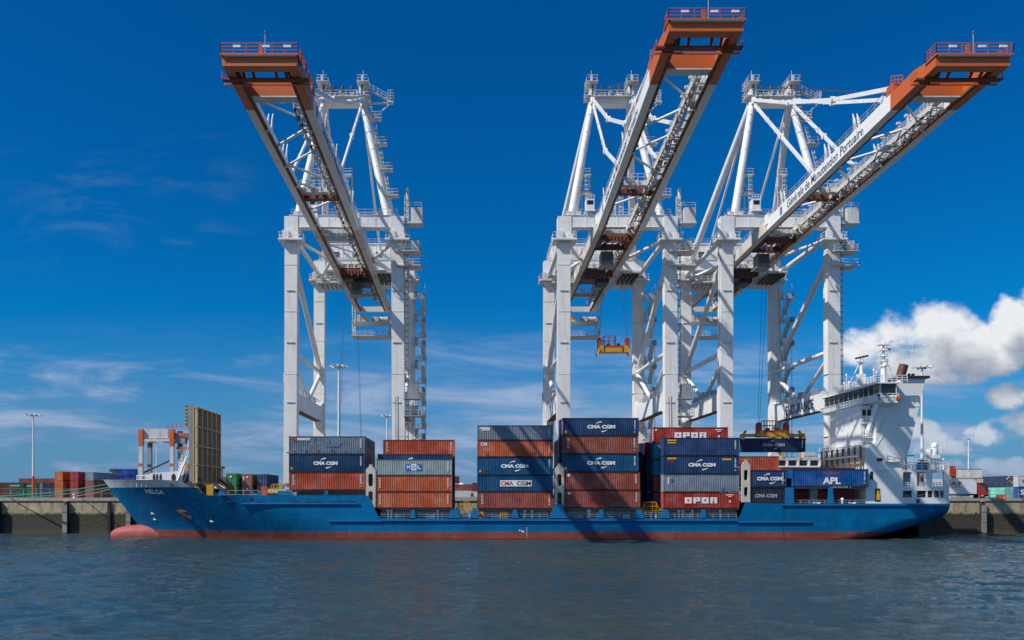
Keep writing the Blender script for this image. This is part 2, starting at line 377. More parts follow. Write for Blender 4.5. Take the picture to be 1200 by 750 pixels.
# ---------------------------------------------------------------- mesh builder
class MB:
    def __init__(s): s.v, s.f, s.m, s.s = [], [], [], []
    def add(s, verts, faces, m=0, smooth=False):
        o = len(s.v)
        s.v.extend([tuple(p) for p in verts])
        for f in faces:
            s.f.append([o + i for i in f]); s.m.append(m); s.s.append(smooth)
        return s
    def bx(s, x0, x1, y0, y1, z0, z1, m=0):
        vs = [(x, y, z) for z in (z0, z1) for y in (y0, y1) for x in (x0, x1)]
        return s.add(vs, [(0, 2, 3, 1), (4, 5, 7, 6), (0, 1, 5, 4), (2, 6, 7, 3), (0, 4, 6, 2), (1, 3, 7, 5)], m)
    def beam(s, p, q, w, h, m=0, up=(0, 0, 1), w2=None, h2=None):
        p, q = Vector(p), Vector(q)
        d = (q - p).normalized(); u = Vector(up)
        if abs(d.dot(u)) > 0.98: u = Vector((0, 1, 0)) if abs(d.y) < 0.9 else Vector((1, 0, 0))
        r = d.cross(u).normalized(); u = r.cross(d)
        w2 = w if w2 is None else w2; h2 = h if h2 is None else h2
        vs = []
        for c, a, b in ((p, w, h), (q, w2, h2)):
            for i, j in ((-1, -1), (1, -1), (1, 1), (-1, 1)): vs.append(c + r * (i * a / 2) + u * (j * b / 2))
        return s.add(vs, [(0, 1, 2, 3), (7, 6, 5, 4), (0, 4, 5, 1), (1, 5, 6, 2), (2, 6, 7, 3), (3, 7, 4, 0)], m)
    def tube(s, p, q, r0, r1=None, n=8, m=0, smooth=True):
        p, q = Vector(p), Vector(q)
        r1 = r0 if r1 is None else r1
        d = (q - p).normalized()
        a = d.orthogonal().normalized(); b = d.cross(a)
        vs = []
        for c, r in ((p, r0), (q, r1)):
            for i in range(n):
                t = 2 * math.pi * i / n
                vs.append(c + a * (r * math.cos(t)) + b * (r * math.sin(t)))
        s.add(vs, [(i, (i + 1) % n, n + (i + 1) % n, n + i) for i in range(n)], m, smooth)
        return s.add(vs, [tuple(range(n - 1, -1, -1)), tuple(range(n, 2 * n))], m)
    def path(s, pts, r, n=6, m=0):
        for a, b in zip(pts[:-1], pts[1:]): s.tube(a, b, r, r, n, m)
        return s
    def prism(s, poly, a0, a1, axis='y', m=0):
        """extrude a 2D polygon: axis y -> (x,z), x -> (y,z), z -> (x,y)"""
        def at(u, w, a): return {'y': (u, a, w), 'x': (a, u, w), 'z': (u, w, a)}[axis]
        n = len(poly)
        vs = [at(u, w, a0) for u, w in poly] + [at(u, w, a1) for u, w in poly]
        return s.add(vs, [tuple(range(n)), tuple(range(2 * n - 1, n - 1, -1))] + [(i, n + i, n + (i + 1) % n, (i + 1) % n) for i in range(n)], m)
    def lathe(s, prof, c=(0, 0, 0), n=16, m=0, axis='z'):
        vs, k = [], len(prof)
        for r, z in prof:
            for i in range(n):
                t = 2 * math.pi * i / n
                a, b = r * math.cos(t), r * math.sin(t)
                vs.append({'z': (c[0] + a, c[1] + b, c[2] + z), 'x': (c[0] + z, c[1] + a, c[2] + b), 'y': (c[0] + a, c[1] + z, c[2] + b)}[axis])
        fs = [(j * n + i, j * n + (i + 1) % n, (j + 1) * n + (i + 1) % n, (j + 1) * n + i) for j in range(k - 1) for i in range(n)]
        s.add(vs, fs, m, True)
        return s.add(vs, [tuple(range(n)), tuple(range((k - 1) * n, k * n))], m)
    def rail(s, pts, h=1.1, gap=1.5, r=0.035, m=0, mids=1, z0=0.0):
        pts = [Vector(p) for p in pts]
        for a, b in zip(pts[:-1], pts[1:]):
            L = (b - a).length
            k = max(1, round(L / gap))
            for i in range(k + 1):
                p = a.lerp(b, i / k)
                s.beam(p + Vector((0, 0, z0)), p + Vector((0, 0, h)), 2 * r, 2 * r, m)
            for j in range(mids + 1):
                z = h * (1 - j / (mids + 1))
                s.beam(a + Vector((0, 0, z)), b + Vector((0, 0, z)), 2 * r, 2 * r, m)
        return s
    def platform(s, x0, x1, y0, y1, z, m=0, rail=True, sides='nsew', h=1.1, t=0.12, mr=None):
        s.bx(x0, x1, y0, y1, z - t, z, m)
        mr = m if mr is None else mr
        e = 0.04
        if rail:
            if 's' in sides: s.rail([(x0 + e, y0 + e, z), (x1 - e, y0 + e, z)], h, m=mr)
            if 'n' in sides: s.rail([(x0 + e, y1 - e, z), (x1 - e, y1 - e, z)], h, m=mr)
            if 'w' in sides: s.rail([(x0 + e, y0 + e, z), (x0 + e, y1 - e, z)], h, m=mr)
            if 'e' in sides: s.rail([(x1 - e, y0 + e, z), (x1 - e, y1 - e, z)], h, m=mr)
        return s
    def ladder(s, p, q, w=0.5, m=0, side=(1, 0, 0), cage=False):
        p, q, a = Vector(p), Vector(q), Vector(side).normalized() * (w / 2)
        s.beam(p - a, q - a, 0.07, 0.07, m); s.beam(p + a, q + a, 0.07, 0.07, m)
        k = int((q - p).length / 0.45)
        for i in range(1, k): s.beam(p.lerp(q, i / k) - a, p.lerp(q, i / k) + a, 0.045, 0.045, m)
        return s
    def mesh(s, name, mats):
        me = bpy.data.meshes.new(name)
        me.from_pydata(s.v, [], s.f)
        for x in (mats if isinstance(mats, (list, tuple)) else [mats]): me.materials.append(x)
        me.polygons.foreach_set('material_index', s.m)
        me.polygons.foreach_set('use_smooth', s.s)
        bm = bmesh.new(); bm.from_mesh(me)
        bmesh.ops.recalc_face_normals(bm, faces=bm.faces)
        bm.to_mesh(me); bm.free()
        me.update()
        return me
    def build(s, name, mats, parent=None, loc=None):
        o = bpy.data.objects.new(name, s.mesh(name, mats))
        COL.objects.link(o)
        if parent is not None: o.parent = parent
        if loc is not None: o.location = loc
        return o

def tag(o, label=None, cat=None, group=None, kind=None):
    if label: o['label'] = label
    if cat: o['category'] = cat
    if group: o['group'] = group
    if kind: o['kind'] = kind
    return o
def thing(name, label, cat, loc=(0, 0, 0), rz=0.0, group=None):
    o = bpy.data.objects.new(name, None)
    COL.objects.link(o)
    o.empty_display_size = 0.5
    o.location = loc; o.rotation_euler = (0, 0, rz)
    return tag(o, label, cat, group)
def copy_part(src, parent):
    c = src.copy(); COL.objects.link(c); c.parent = parent
    return c

TEXTS = {}
def text_mesh(body, bold=0.02, depth=0.006, mat=None):
    """flat raised lettering as a mesh in the XZ plane, height 1 for capitals, centred"""
    key = (body, bold, mat.name)
    if key in TEXTS: return TEXTS[key]
    cu = bpy.data.curves.new("lettering", 'FONT')
    cu.body = body; cu.size = 1.0; cu.offset = bold; cu.extrude = depth
    cu.align_x = 'CENTER'; cu.resolution_u = 3
    ob = bpy.data.objects.new("lettering_source", cu)
    COL.objects.link(ob)
    dg = bpy.context.evaluated_depsgraph_get()
    me = bpy.data.meshes.new_from_object(ob.evaluated_get(dg))
    bpy.data.objects.remove(ob); bpy.data.curves.remove(cu)
    xs = [v.co.x for v in me.vertices]; ys = [v.co.y for v in me.vertices]
    cx = (min(xs) + max(xs)) / 2; y0, y1 = min(ys), max(ys)
    w = max(xs) - min(xs); h = y1 - y0
    me.transform(Matrix(((1 / w, 0, 0, -cx / w), (0, 0, -1, 0), (0, 1 / h, 0, -y0 / h - 0.5), (0, 0, 0, 1))))
    me.materials.clear(); me.materials.append(mat)
    me.name = "lettering"
    TEXTS[key] = me
    return me
def letters(body, parent, loc, w, h, mat, rot=(0, 0, 0), bold=0.02, name="lettering"):
    """w x h metre lettering facing -Y (before rot)"""
    o = bpy.data.objects.new(name, text_mesh(body, bold, 0.006, mat))
    COL.objects.link(o); o.parent = parent
    o.location = loc; o.rotation_euler = rot; o.scale = (w, 1, h)
    return o

# ---------------------------------------------------------------- setting: water, apron, quay wall
QZ = 6.45          # quay level above the water
QY = 161.0         # quay face
import numpy as np
def water_mesh():
    """one sheet: a finely rippled patch in the basin, flat far out"""
    rs = np.random.RandomState(5)
    xs = np.concatenate([[-2500, -600, -250], np.arange(-130, 130.01, 0.30), [250, 600, 2500]])
    ys = np.concatenate([[-400, -120, -30], np.arange(26, 160.4, 0.23), [166.0]])
    Xg, Yg = np.meshgrid(xs, ys)
    Z = np.zeros_like(Xg)
    for lam in np.geomspace(0.9, 7.5, 48):
        a = rs.normal(R(68), R(38)); k = 2 * math.pi / lam
        amp = 0.0062 * lam ** 0.74
        wx = 0.6 * np.sin(Xg * .05 + rs.uniform(0, 6)) + .6 * np.sin(Yg * .043 + rs.uniform(0, 6))
        Z += amp * np.sin(k * (Xg * math.cos(a) + Yg * math.sin(a)) + wx + rs.uniform(0, 6.28))
    patch = 0.8 + 0.28 * np.sin(Xg * .041 + 1.3) * np.sin(Yg * .067 + .4) + .2 * np.sin(Xg * .11 + Yg * .05)
    fade = np.clip((130 - np.abs(Xg)) / 25, 0, 1) * np.clip((Yg - 26) / 10, 0, 1) * np.clip((161 - Yg) / 4, 0, 1)
    Z = (Z + 0.02 * np.abs(Z) * 0) * patch * fade
    ny, nx = Xg.shape
    me = bpy.data.meshes.new("water")
    me.vertices.add(nx * ny)
    me.vertices.foreach_set("co", np.stack([Xg, Yg, Z], -1).astype(np.float32).ravel())
    i = np.arange((nx - 1) * (ny - 1)); r_, c_ = i // (nx - 1), i % (nx - 1)
    q = np.stack([r_ * nx + c_, r_ * nx + c_ + 1, (r_ + 1) * nx + c_ + 1, (r_ + 1) * nx + c_], -1)
    me.loops.add(q.size); me.loops.foreach_set("vertex_index", q.ravel())
    me.polygons.add(len(q)); me.polygons.foreach_set("loop_start", np.arange(len(q)) * 4)
    me.polygons.foreach_set("use_smooth", np.ones(len(q), bool))
    me.update(calc_edges=True); me.validate()
    me.materials.append(water_mat())
    o = bpy.data.objects.new("water", me); COL.objects.link(o)
    return o
w = water_mesh(); tag(w, "grey blue rippled harbour basin water", "water", kind='structure')
b = MB(); b.bx(-6000, 6000, QY + 1.0, 9000, 0.5, QZ)
g = b.build("ground", ground_mat()); tag(g, "flat concrete container terminal ground behind the quay edge", "ground", kind='structure')

qw = thing("quay_wall", "weathered concrete quay wall with dark weedy tide band and timber fender posts", "quay wall", (0, QY, 0))
QM = quay_mat()
b = MB(); b.bx(-420, 420, 0, 1.0, -3, QZ - 0.35); b.build("wall", QM, qw)
COPE = paint("coping_concrete", (0.44, 0.39, 0.31), 0.85, 0.5, 0.3, scale=0.5, dirt_col=(0.2, 0.15, 0.1), streak=0.3)
b = MB(); b.bx(-420, 420, -0.18, 1.6, QZ - 0.35, QZ + 0.12); b.build("coping", COPE, qw)
TIMB = paint("fender_timber", (0.30, 0.285, 0.27), 0.85, 0.55, 0.1, scale=0.8, dirt_col=(0.08, 0.075, 0.07), streak=0.5)
FEND_DK = paint("fender_dark", (0.020, 0.019, 0.018), 0.8, 0.3, 0.1)  # near-black tone for thin fenders and bodies behind the paler front planks
def fender(x, thin=False):
    b = MB()
    if thin:
        b.bx(x - 0.28, x + 0.28, -0.35, 0.0, -2, QZ - 0.4, 1)
    else:
        b.prism([(-.8, -2), (-0.002, -2), (-0.002, 5.9), (-0.3, 5.9), (-.8, 5.3)], x - 0.36, x + 0.36, 'x', 1)
        b.bx(x - 0.42, x + 0.42, -1.0, -.804, -2, 5.3, 0)
        b.bx(x - 0.3, x + 0.3, -.7, -.18, 5.905, 6.1, 0)
        for k in (1, 4, 7): b.bx(x - 0.44, x + 0.44, -1.03, -.98, -0.6 + k * 0.65, -0.52 + k * 0.65, 1)
    b.build("fender_post", [TIMB, FEND_DK], qw)
for x in (-99.5, -88.6, -75.9, -64.0, 78.5, 96.6, 108.5): fender(x)
for x in (-67.9, 84.5): fender(x, True)
b = MB()
for z in (1.2, 2.4, 3.6, 4.8): b.tube((-90, -0.05, z), (-90, -0.4, z), 0.05)
b.ladder((88.0, -0.12, -1), (88.0, -0.12, QZ), 0.5); b.build("ladder", RUST, qw)

# bollards along the edge
def bollard(x, label):
    t = thing("mooring_bollard", label, "bollard", (x, QY + 0.9, QZ + 0.12), group="bollards on the quay edge")
    b = MB(); b.lathe([(0.42, 0), (0.42, 0.08), (0.26, 0.12), (0.22, 0.5), (0.38, 0.62), (0.40, 0.78), (0.25, 0.86)], n=14)
    b.build("post", LGREYP if x < 0 else RUST, t)
bollard(-89.6, "pale bollard holding the green mooring ropes off the bow")
bollard(-74.9, "pale bollard on the quay edge above the dark fender post left of the bow")

DARKGAL = paint("dull_wire", (0.20, 0.20, 0.20), 0.6, 0.3)
# fence along the quay road
def fence(x0, x1, y, label, gap, h, mesh=True):
    t = thing("fence", label, "fence", (0, y, QZ))
    n = max(1, round((x1 - x0) / gap))
    for i in range(n + 1):
        x = x0 + (x1 - x0) * i / n
        b = MB(); b.bx(x - .05, x + .05, -.05, .05, 0.0, h)
        b.build("fence_post", GREY_ST, t)
    b = MB()
    for z in ((h * .98, h * .5, .25) if mesh else (h * .85, h * .45)): b.tube((x0, -.1, z), (x1, -.1, z), 0.03, n=6)
    if mesh:
        k = int((x1 - x0) / 0.32)
        for i in range(k): b.beam((x0 + (i + .5) * .32, -.1, .25), (x0 + (i + .5) * .32, -.1, h * .98), 0.022, 0.022)
    b.build("rails", DARKGAL if mesh else GREY_ST, t)
    return t
fence(-100.5, -52.0, 168.0, "grey mesh fence with pale posts along the quay beside the ship's bow", 2.62, 2.0)
fence(98.5, 128.0, 176.0, "low pale post rail on the quay ahead of the red truck", 2.9, 1.9, False)

# ---------------------------------------------------------------- lamp masts in the yard
def lamp(px, Y, top, label, heads=8, red=True):
    x = PX(px, Y); H = PZ(top, Y) - QZ
    t = thing("lamp_mast", label, "lamp mast", (x, Y, QZ), group="floodlight masts in the yard")
    b = MB()
    if red:
        b.tube((0, 0, 0), (0, 0, H * .26), .40, .36, 10, 1)
        b.tube((0, 0, H * .26), (0, 0, H), .36, .2, 10, 0)
    else: b.tube((0, 0, 0), (0, 0, H), .40, .2, 10, 0)
    b.build("pole", [WHITE, ORANGE], t)
    b = MB(); b.lathe([(.9, 0), (1.1, .1), (.9, .22)], (0, 0, H - .3), 12)
    for i in range(heads):
        a = 2 * math.pi * i / heads
        b.beam((math.cos(a) * .9, math.sin(a) * .9, H - .2), (math.cos(a) * 1.7, math.sin(a) * 1.7, H - .05), .12, .12)
    b.build("crown_ring", GREY_ST, t)
    for i in range(heads):
        a = 2 * math.pi * i / heads
        b = MB(); c, s_ = math.cos(a), math.sin(a)
        b.beam((c * 1.55, s_ * 1.55, H + .05), (c * 2.35, s_ * 2.35, H - .18), .62, .34)
        b.build("lamp_head", WHITE, t)
lamp(39, 262, 486, "tall floodlight mast with an orange foot behind the green yard containers")
lamp(397, 222, 429, "tall white floodlight mast standing between the legs of the crane nearest the bow")
lamp(453.5, 320, 487, "small far floodlight mast beside the crane leg above the rust red top container")
lamp(1080.5, 205, 430, "tall floodlight mast with an orange foot rising beside the ship's funnel")
lamp(1135, 420, 513, "far white floodlight mast above the pale containers behind the truck", 6, False)
lamp(183.5, 440, 518, "far pale floodlight mast seen through the straddle carrier", 6, False)

# ---------------------------------------------------------------- containers
CW = 2.44
CM = {}
def container_meshes(L, H):
    key = (round(L, 2), round(H, 2))
    if key in CM: return CM[key]
    hx, hy = L / 2, CW / 2
    b = MB(); c = MB()
    # corner posts and rails
    for sx in (-1, 1):
        for sy in (-1, 1):
            x0, y0 = sx * hx, sy * hy
            b.bx(min(x0, x0 - sx * .17), max(x0, x0 - sx * .17), min(y0, y0 - sy * .16), max(y0, y0 - sy * .16), 0.0, H)
    for sy in (-1, 1):
        y0 = sy * (hy - .004)
        lo, hi_ = min(y0, y0 - sy * .10), max(y0, y0 - sy * .10)
        c.bx(-hx + .172, hx - .172, lo, hi_, 0.02, 0.17)
        c.bx(-hx + .172, hx - .172, lo, hi_, H - .12, H - .03)
    b.bx(-hx + .003, -hx + .11, -hy + .162, hy - .162, 0.02, .17)
    b.bx(-hx + .003, -hx + .11, -hy + .162, hy - .162, H - .12, H - .01)
    b.bx(hx - .11, hx - .003, -hy + .162, hy - .162, 0.02, .17)
    b.bx(hx - .11, hx - .003, -hy + .162, hy - .162, H - .12, H - .01)
    # corrugated sides, front end and roof
    def corrug(p0, p1, nrm, z0, z1, pitch=0.30, dep=0.045):
        p0, p1, nrm = Vector(p0), Vector(p1), Vector(nrm)
        Ln = (p1 - p0).length; n = max(2, round(Ln / pitch)); st = Ln / n
        d = (p1 - p0).normalized()
        pts = []
        for i in range(n):
            for f, q in ((0.0, 0), (.30, 0), (.5, 1), (.80, 1)): pts.append(p0 + d * ((i + f) * st) - nrm * (q * dep))
        pts.append(p1)
        vs = [(p.x, p.y, z0) for p in pts] + [(p.x, p.y, z1) for p in pts]
        k = len(pts)
        b.add(vs, [(i, i + 1, k + i + 1, k + i) for i in range(k - 1)])
    for sy in (-1, 1): corrug((-hx + .16, sy * (hy - .025), 0), (hx - .16, sy * (hy - .025), 0), (0, sy, 0), .15, H - .09)
    corrug((-hx + .03, -hy + .15, 0), (-hx + .03, hy - .15, 0), (-1, 0, 0), .15, H - .1)
    b.bx(-hx + .11, hx - .11, -hy + .105, hy - .105, H - .06, H - .025)
    b.bx(-hx + .11, hx - .11, -hy + .105, hy - .105, .05, .13)
    shell = b.mesh("container_shell", M_CONT)
    d = MB()
    for sy in (-1, 1):
        y0, y1 = sorted((sy * .012, sy * (hy - .165)))
        d.bx(hx - .075, hx - .03, y0, y1, .175, H - .125)
        for z in (.5, H * .38, H * .62, H - .5): d.bx(hx - .029, hx - .018, y0 + .06, y1 - .06, z - .05, z + .05)
    door = d.mesh("container_door", M_CONT)
    l = MB()
    for y in (-.85, -.35, .35, .85):
        l.tube((hx - .005, y, .1), (hx - .005, y, H - .06), .022, n=6)
        for z in (.2, .75, 1.2, H - .2): l.bx(hx - .028, hx + .012, y - .06, y + .06, z - .035, z + .035)
        l.beam((hx + .01, y, 1.15), (hx + .01, y + (.24 if y < 0 else -.24), 1.1), .03, .05)
    bars = l.mesh("lock_bars", GREY_ST)
    for sx in (-1, 1):
        for sy in (-1, 1):
            for z0 in (0.0, H - .118):
                x0, y0 = sx * (hx + .004), sy * (hy + .004)
                c.bx(min(x0, x0 - sx * .182), max(x0, x0 - sx * .182), min(y0, y0 - sy * .17), max(y0, y0 - sy * .17), z0 - .002, z0 + .12)
    cast = c.mesh("container_frame", M_CONT)
    CM[key] = (shell, door, bars, cast)
    return CM[key]

NAVY = (0.009, 0.040, 0.110); CNAVY2 = (0.004, 0.066, 0.155); BRICK = (0.36, 0.072, 0.038); BROWN = (0.245, 0.062, 0.045)
TERRA = (0.41, 0.095, 0.040); SLATE = (0.135, 0.185, 0.24); GRBL = (0.16, 0.19, 0.24); MOLG = (0.24, 0.30, 0.315)
RED = (0.30, 0.030, 0.022); APLB = (0.002, 0.062, 0.225); TEAL = (0.01, 0.16, 0.235); GREEN = (0.010, 0.19, 0.055); DGREEN = (0.01, 0.10, 0.05)
ORNG = (0.50, 0.135, 0.03); MAROON = (0.13, 0.024, 0.022); PINKR = (0.40, 0.10, 0.09); MINT = (0.13, 0.47, 0.36); PALE = (0.50, 0.49, 0.45)
DKNAVY = (0.03, 0.042, 0.09); ROYAL = (0.012, 0.055, 0.26)

def container(col, x, y, z, L, H, label, group, rz=0.0, doorcol=None):
    """x, y, z: centre of the base"""
    t = thing("shipping_container", label, "shipping container", (x, y, z), rz, group)
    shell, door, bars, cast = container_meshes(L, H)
    for nm, me, c in (("box_shell", shell, col), ("door", door, doorcol or col), ("frame", cast, tuple(v * .26 + q for v, q in zip(col, (.012, .007, .004))))):  # frame tone mixes grime with painted shade for the gaps between tiers
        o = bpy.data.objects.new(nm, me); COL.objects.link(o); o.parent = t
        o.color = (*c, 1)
        if nm == "door":
            k = bpy.data.objects.new("lock_bar", bars); COL.objects.link(k); k.parent = o
    t['_L'] = L; t['_H'] = H
    return t

FACE = -CW / 2 - 0.012
def swoosh(c, s):
    """two tapered white arcs above and below the lettering"""
    b = MB()
    for sg in (1, -1):
        pts_o, pts_i = [], []
        for i in range(13):
            u = i / 12
            a = R(152 - 62 * u) if sg == 1 else R(-28 - 62 * u)
            th = 0.17 * u ** .8 + 0.025
            ox = 0.0
            pts_o.append((ox + 1.02 * math.cos(a) * 1.05, .86 * math.sin(a)))
            pts_i.append((ox + (1.02 - th) * math.cos(a) * 1.05, (.86 - th * 1.2) * math.sin(a)))
        poly = pts_o + pts_i[::-1]
        vs = [(u * s, 0, w * s) for u, w in poly]
        n = 13
        b.add(vs, [(i, i + 1, 2 * n - 2 - i, 2 * n - 1 - i) for i in range(n - 1)])
    o = b.build("emblem", LETW, c)
    return o
def mark(c, x, z, w, h, mat, name="marking"):
    b = MB(); b.bx(x - w / 2, x + w / 2, FACE - .006, FACE + .006, z - h / 2, z + h / 2)
    return b.build(name, mat, c)
def codes(c, dots=True):
    """small data lettering and plates at the right hand end of a side"""
    L, H = c['_L'], c['_H']; b = MB(); x = L / 2 - .62
    rnd = random.Random(int(abs(c.location.x) * 100 + abs(c.location.z) * 10))
    for i in range(10):
        z = H - .5 - i * .15
        w_ = rnd.choice((.07, .1, .13))
        b.bx(x - w_, x + w_, FACE - .004, FACE + .004, z, z + .085, 0)
    if dots and rnd.random() < .75:
        b.bx(x - .12, x + .1, FACE - .006, FACE + .004, .5, .74, 1)
        if rnd.random() < .5: b.bx(x + .28, x + .44, FACE - .006, FACE + .004, 1.0, 1.2, 1)
    b.build("data_marking", [LETW, LETYEL], c)
def vertical_code(c, x):
    H = c['_H']; b = MB()
    for i in range(6):
        z = H - .55 - i * .28
        b.bx(x - .14, x + .14, FACE - .004, FACE + .004, z - .02, z + .05)
        b.bx(x - .14, x - .07, FACE - .004, FACE + .004, z + .051, z + .17)
        if i % 2: b.bx(x + .05, x + .12, FACE - .004, FACE + .004, z + .051, z + .17)
    b.build("data_marking", LETW, c)
def cma(c, w=3.75, dx=0.0, dim=False):
    H = c['_H']
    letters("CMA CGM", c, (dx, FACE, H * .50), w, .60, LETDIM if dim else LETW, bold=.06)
    if not dim:
        e = swoosh(c, 1.02); e.location = (dx + .05, FACE, H * .50)
def yellow_dot(c): mark(c, -c['_L'] / 2 + .45, .62, .28, .34, LETYEL)

SY0 = 137.3            # outboard face of the near row on the ship
def row_y(k): return SY0 + CW / 2 + 2.52 * k
SHIP_G = "containers stacked on the ship"
L40 = 12.192
def stack_x(px): return PX(px, SY0) + L40 / 2
TIER = ["bottom", "second", "third", "fourth", "top"]

# bay beside the foredeck
X = stack_x(338.5); H = 2.9; zb = 7.95
c = container(BRICK, X, row_y(0), zb, L40, H, "brick red container at the bottom of the stack nearest the foredeck", SHIP_G); codes(c); vertical_code(c, -L40 / 2 + .75)
c = container(NAVY, X, row_y(0), zb + H, L40, H, "navy container with white lettering under a streaky grey one, nearest the foredeck", SHIP_G); codes(c); cma(c, 3.9, -.2); yellow_dot(c)
c = container(SLATE, X, row_y(0), zb + 2 * H, L40, H, "rust streaked grey blue container topping the stack nearest the foredeck", SHIP_G); codes(c)
letters("seaco", c, (-3.7, FACE, H - .48), 2.1, .42, LETW, bold=.04); mark(c, -5.15, H - .47, .62, .44, LETRED)
mark(c, .9, 1.45, 2.2, .55, paint("patch_blue", (.09, .17, .25), .6, .4))
b = MB()
for i in range(46):
    x_ = random.uniform(-5.8, 5.8); q_ = random.uniform(.02, .05); z_ = random.choice((.16, .16, .5, 1.4, 2.0)); b.bx(x_ - q_, x_ + q_, FACE - .003, FACE + .004, z_, z_ + random.uniform(.15, .7))
b.build("rust_streak", RUST, c)
fr = [SLATE, NAVY, BRICK, BROWN, GRBL, NAVY]
for k in range(1, 6):
    for t_ in range(3):
        cc = random.choice([NAVY, BROWN, DKNAVY, MAROON])
        container(cc, X, row_y(k), zb + t_ * H, L40, H, f"dark container seen end on, {['second','third','fourth','fifth','sixth'][k-1]} row inboard, {TIER[t_] if t_ < 2 else 'top'} tier, by the foredeck", SHIP_G)

# second bay
X = stack_x(440.6); z2 = 5.06; H = 2.63
c = container(TERRA, X, row_y(0), z2, L40, H, "terracotta container at the bottom under another terracotta one", SHIP_G); codes(c); vertical_code(c, -L40 / 2 + .65)
c = container(TERRA, X, row_y(0), z2 + H, L40, H, "terracotta container under the pale grey green one with a blue badge", SHIP_G); codes(c); vertical_code(c, -L40 / 2 + .65)
c = container(MOLG, X, row_y(0), z2 + 2 * H, L40, H, "pale grey green container with three blue and white letter badges", SHIP_G); codes(c)
for i, ch in enumerate("MOL"):
    x = -.86 + i * .86
    mark(c, x, H * .5, .84, 1.0, LETBLUE if i != 1 else LETW, "badge")
    o = letters(ch, c, (x, FACE - .012, H * .5), .52, .6, LETW if i != 1 else LETBLUE, bold=.03)
for t_ in range(3):
    c = container([BROWN, DKNAVY, NAVY][t_], X, row_y(1), z2 + t_ * 2.95, L40, 2.95,
                  ["brown container second row inboard, bottom tier, behind terracotta ones", "navy container second row inboard, second tier, behind terracotta ones", "navy container showing as a blue strip above the grey green badge container"][t_], SHIP_G)
    if t_ == 2: cma(c, 3.75, -.4)
for t_ in range(4):
    c = container([BROWN, NAVY, MAROON, BRICK][t_], X + .35, row_y(3), z2 + t_ * 2.88, L40, 2.88,
                  ["brown container in the fourth row inboard, bottom tier, below the lone brick red one", "navy container in the fourth row inboard, second tier, below the lone brick red one", "maroon container in the fourth row inboard, third tier, below the lone brick red one", "lone brick red container standing above the blue strip and the badge container"][t_], SHIP_G)
    if t_ == 3: codes(c); vertical_code(c, -L40 / 2 + .75)
for t_ in range(3): container([BROWN, DKNAVY, MAROON][t_], X, row_y(2), z2 + t_ * 2.9, L40, 2.9, f"dark container in the third row inboard, {TIER[t_]} tier, second bay from the bow", SHIP_G)

# third bay
X = stack_x(559.4); zz = 4.98
c = container(BROWN, X, row_y(0), zz, L40, 2.73, "dull brown container at the bottom of the stack topped by a grey one", SHIP_G); codes(c); vertical_code(c, -L40 / 2 + .8)
c = container(CNAVY2, X, row_y(0), zz + 2.73, L40, 2.66, "blue container with red and navy lettering on a white panel", SHIP_G)
mark(c, .1, 1.34, 5.1, .98, LETW, "panel")
letters("CMA", c, (-1.32, FACE - .012, 1.34), 2.05, .7, LETRED, bold=.035); letters("CGM", c, (1.38, FACE - .012, 1.34), 2.25, .7, LETNAVY, bold=.035)
c = container(CNAVY2, X, row_y(0), zz + 5.4, L40, 2.9, "blue container with white swoosh lettering above the white panelled one", SHIP_G); codes(c, False); cma(c, 4.4, -.1); yellow_dot(c)
c = container(TERRA, X, row_y(0), zz + 8.32, L40, 2.66, "terracotta container with a small white emblem in the stack topped by a grey one", SHIP_G); codes(c)
letters("CAI", c, (-5.05, FACE, 2.05), 1.0, .55, LETW, bold=.035); mark(c, -4.55, .62, .55, .6, paint("repair_red", (.52, .07, .03), .5, .2)); mark(c, 2.9, .62, .6, .5, paint("repair_brown", (.17, .05, .05), .5, .2))
c = container(GRBL, X, row_y(0), zz + 10.98, L40, 2.46, "dusty grey container topping the third bay, crossed by crane shadows", SHIP_G)
mark(c, -4.9, 1.98, 1.7, .22, LETW); mark(c, -4.75, 1.7, 1.35, .2, LETW); codes(c, False)
for k in (1,):
    for t_ in range(4): container(random.choice([NAVY, BROWN, MAROON, DKNAVY]), X, row_y(k), zz + t_ * 2.7, L40, 2.7, f"dark container in the {['second','third'][k-1]} row inboard, {TIER[t_]} tier, behind the grey topped stack", SHIP_G)

# fourth bay
H = 2.9
XS = [661.5, 661, 659.6, 659.2, 659.8]
lab4 = ["dark brick container at the bottom of the tall stack topped by a navy one", "dark brick container second from the bottom of the tall navy topped stack",
        "blue container with white swoosh lettering midway up the tall navy topped stack", "plain brown container just under the topmost navy one", "navy container with white lettering topping the tallest stack, red striped end"]
for t_, (cc, lb) in enumerate(zip([BROWN, BROWN, CNAVY2, (.22, .062, .042), NAVY], lab4)):
    c = container(cc, stack_x(XS[t_]), row_y(0), z2 + t_ * (H + .012), L40, H, lb, SHIP_G); codes(c)
    if t_ in (2, 4): cma(c, 4.5, .05); yellow_dot(c)
    if t_ < 2: mark(c, -5.35, H - .52, .38, .4, LETW)
    if t_ == 3: vertical_code(c, -L40 / 2 + .95)
    if t_ == 4:
        b = MB()
        for i, mt in enumerate((1, 0, 1, 0)): b.bx(-L40 / 2 - .02, -L40 / 2 - .006, -1.0 + i * .5, -.55 + i * .5, .3, H - .3, mt)
        b.build("end_stripe", [LETBLUE, paint("stripe_red", (.65, .09, .03), .5, .15)], c)
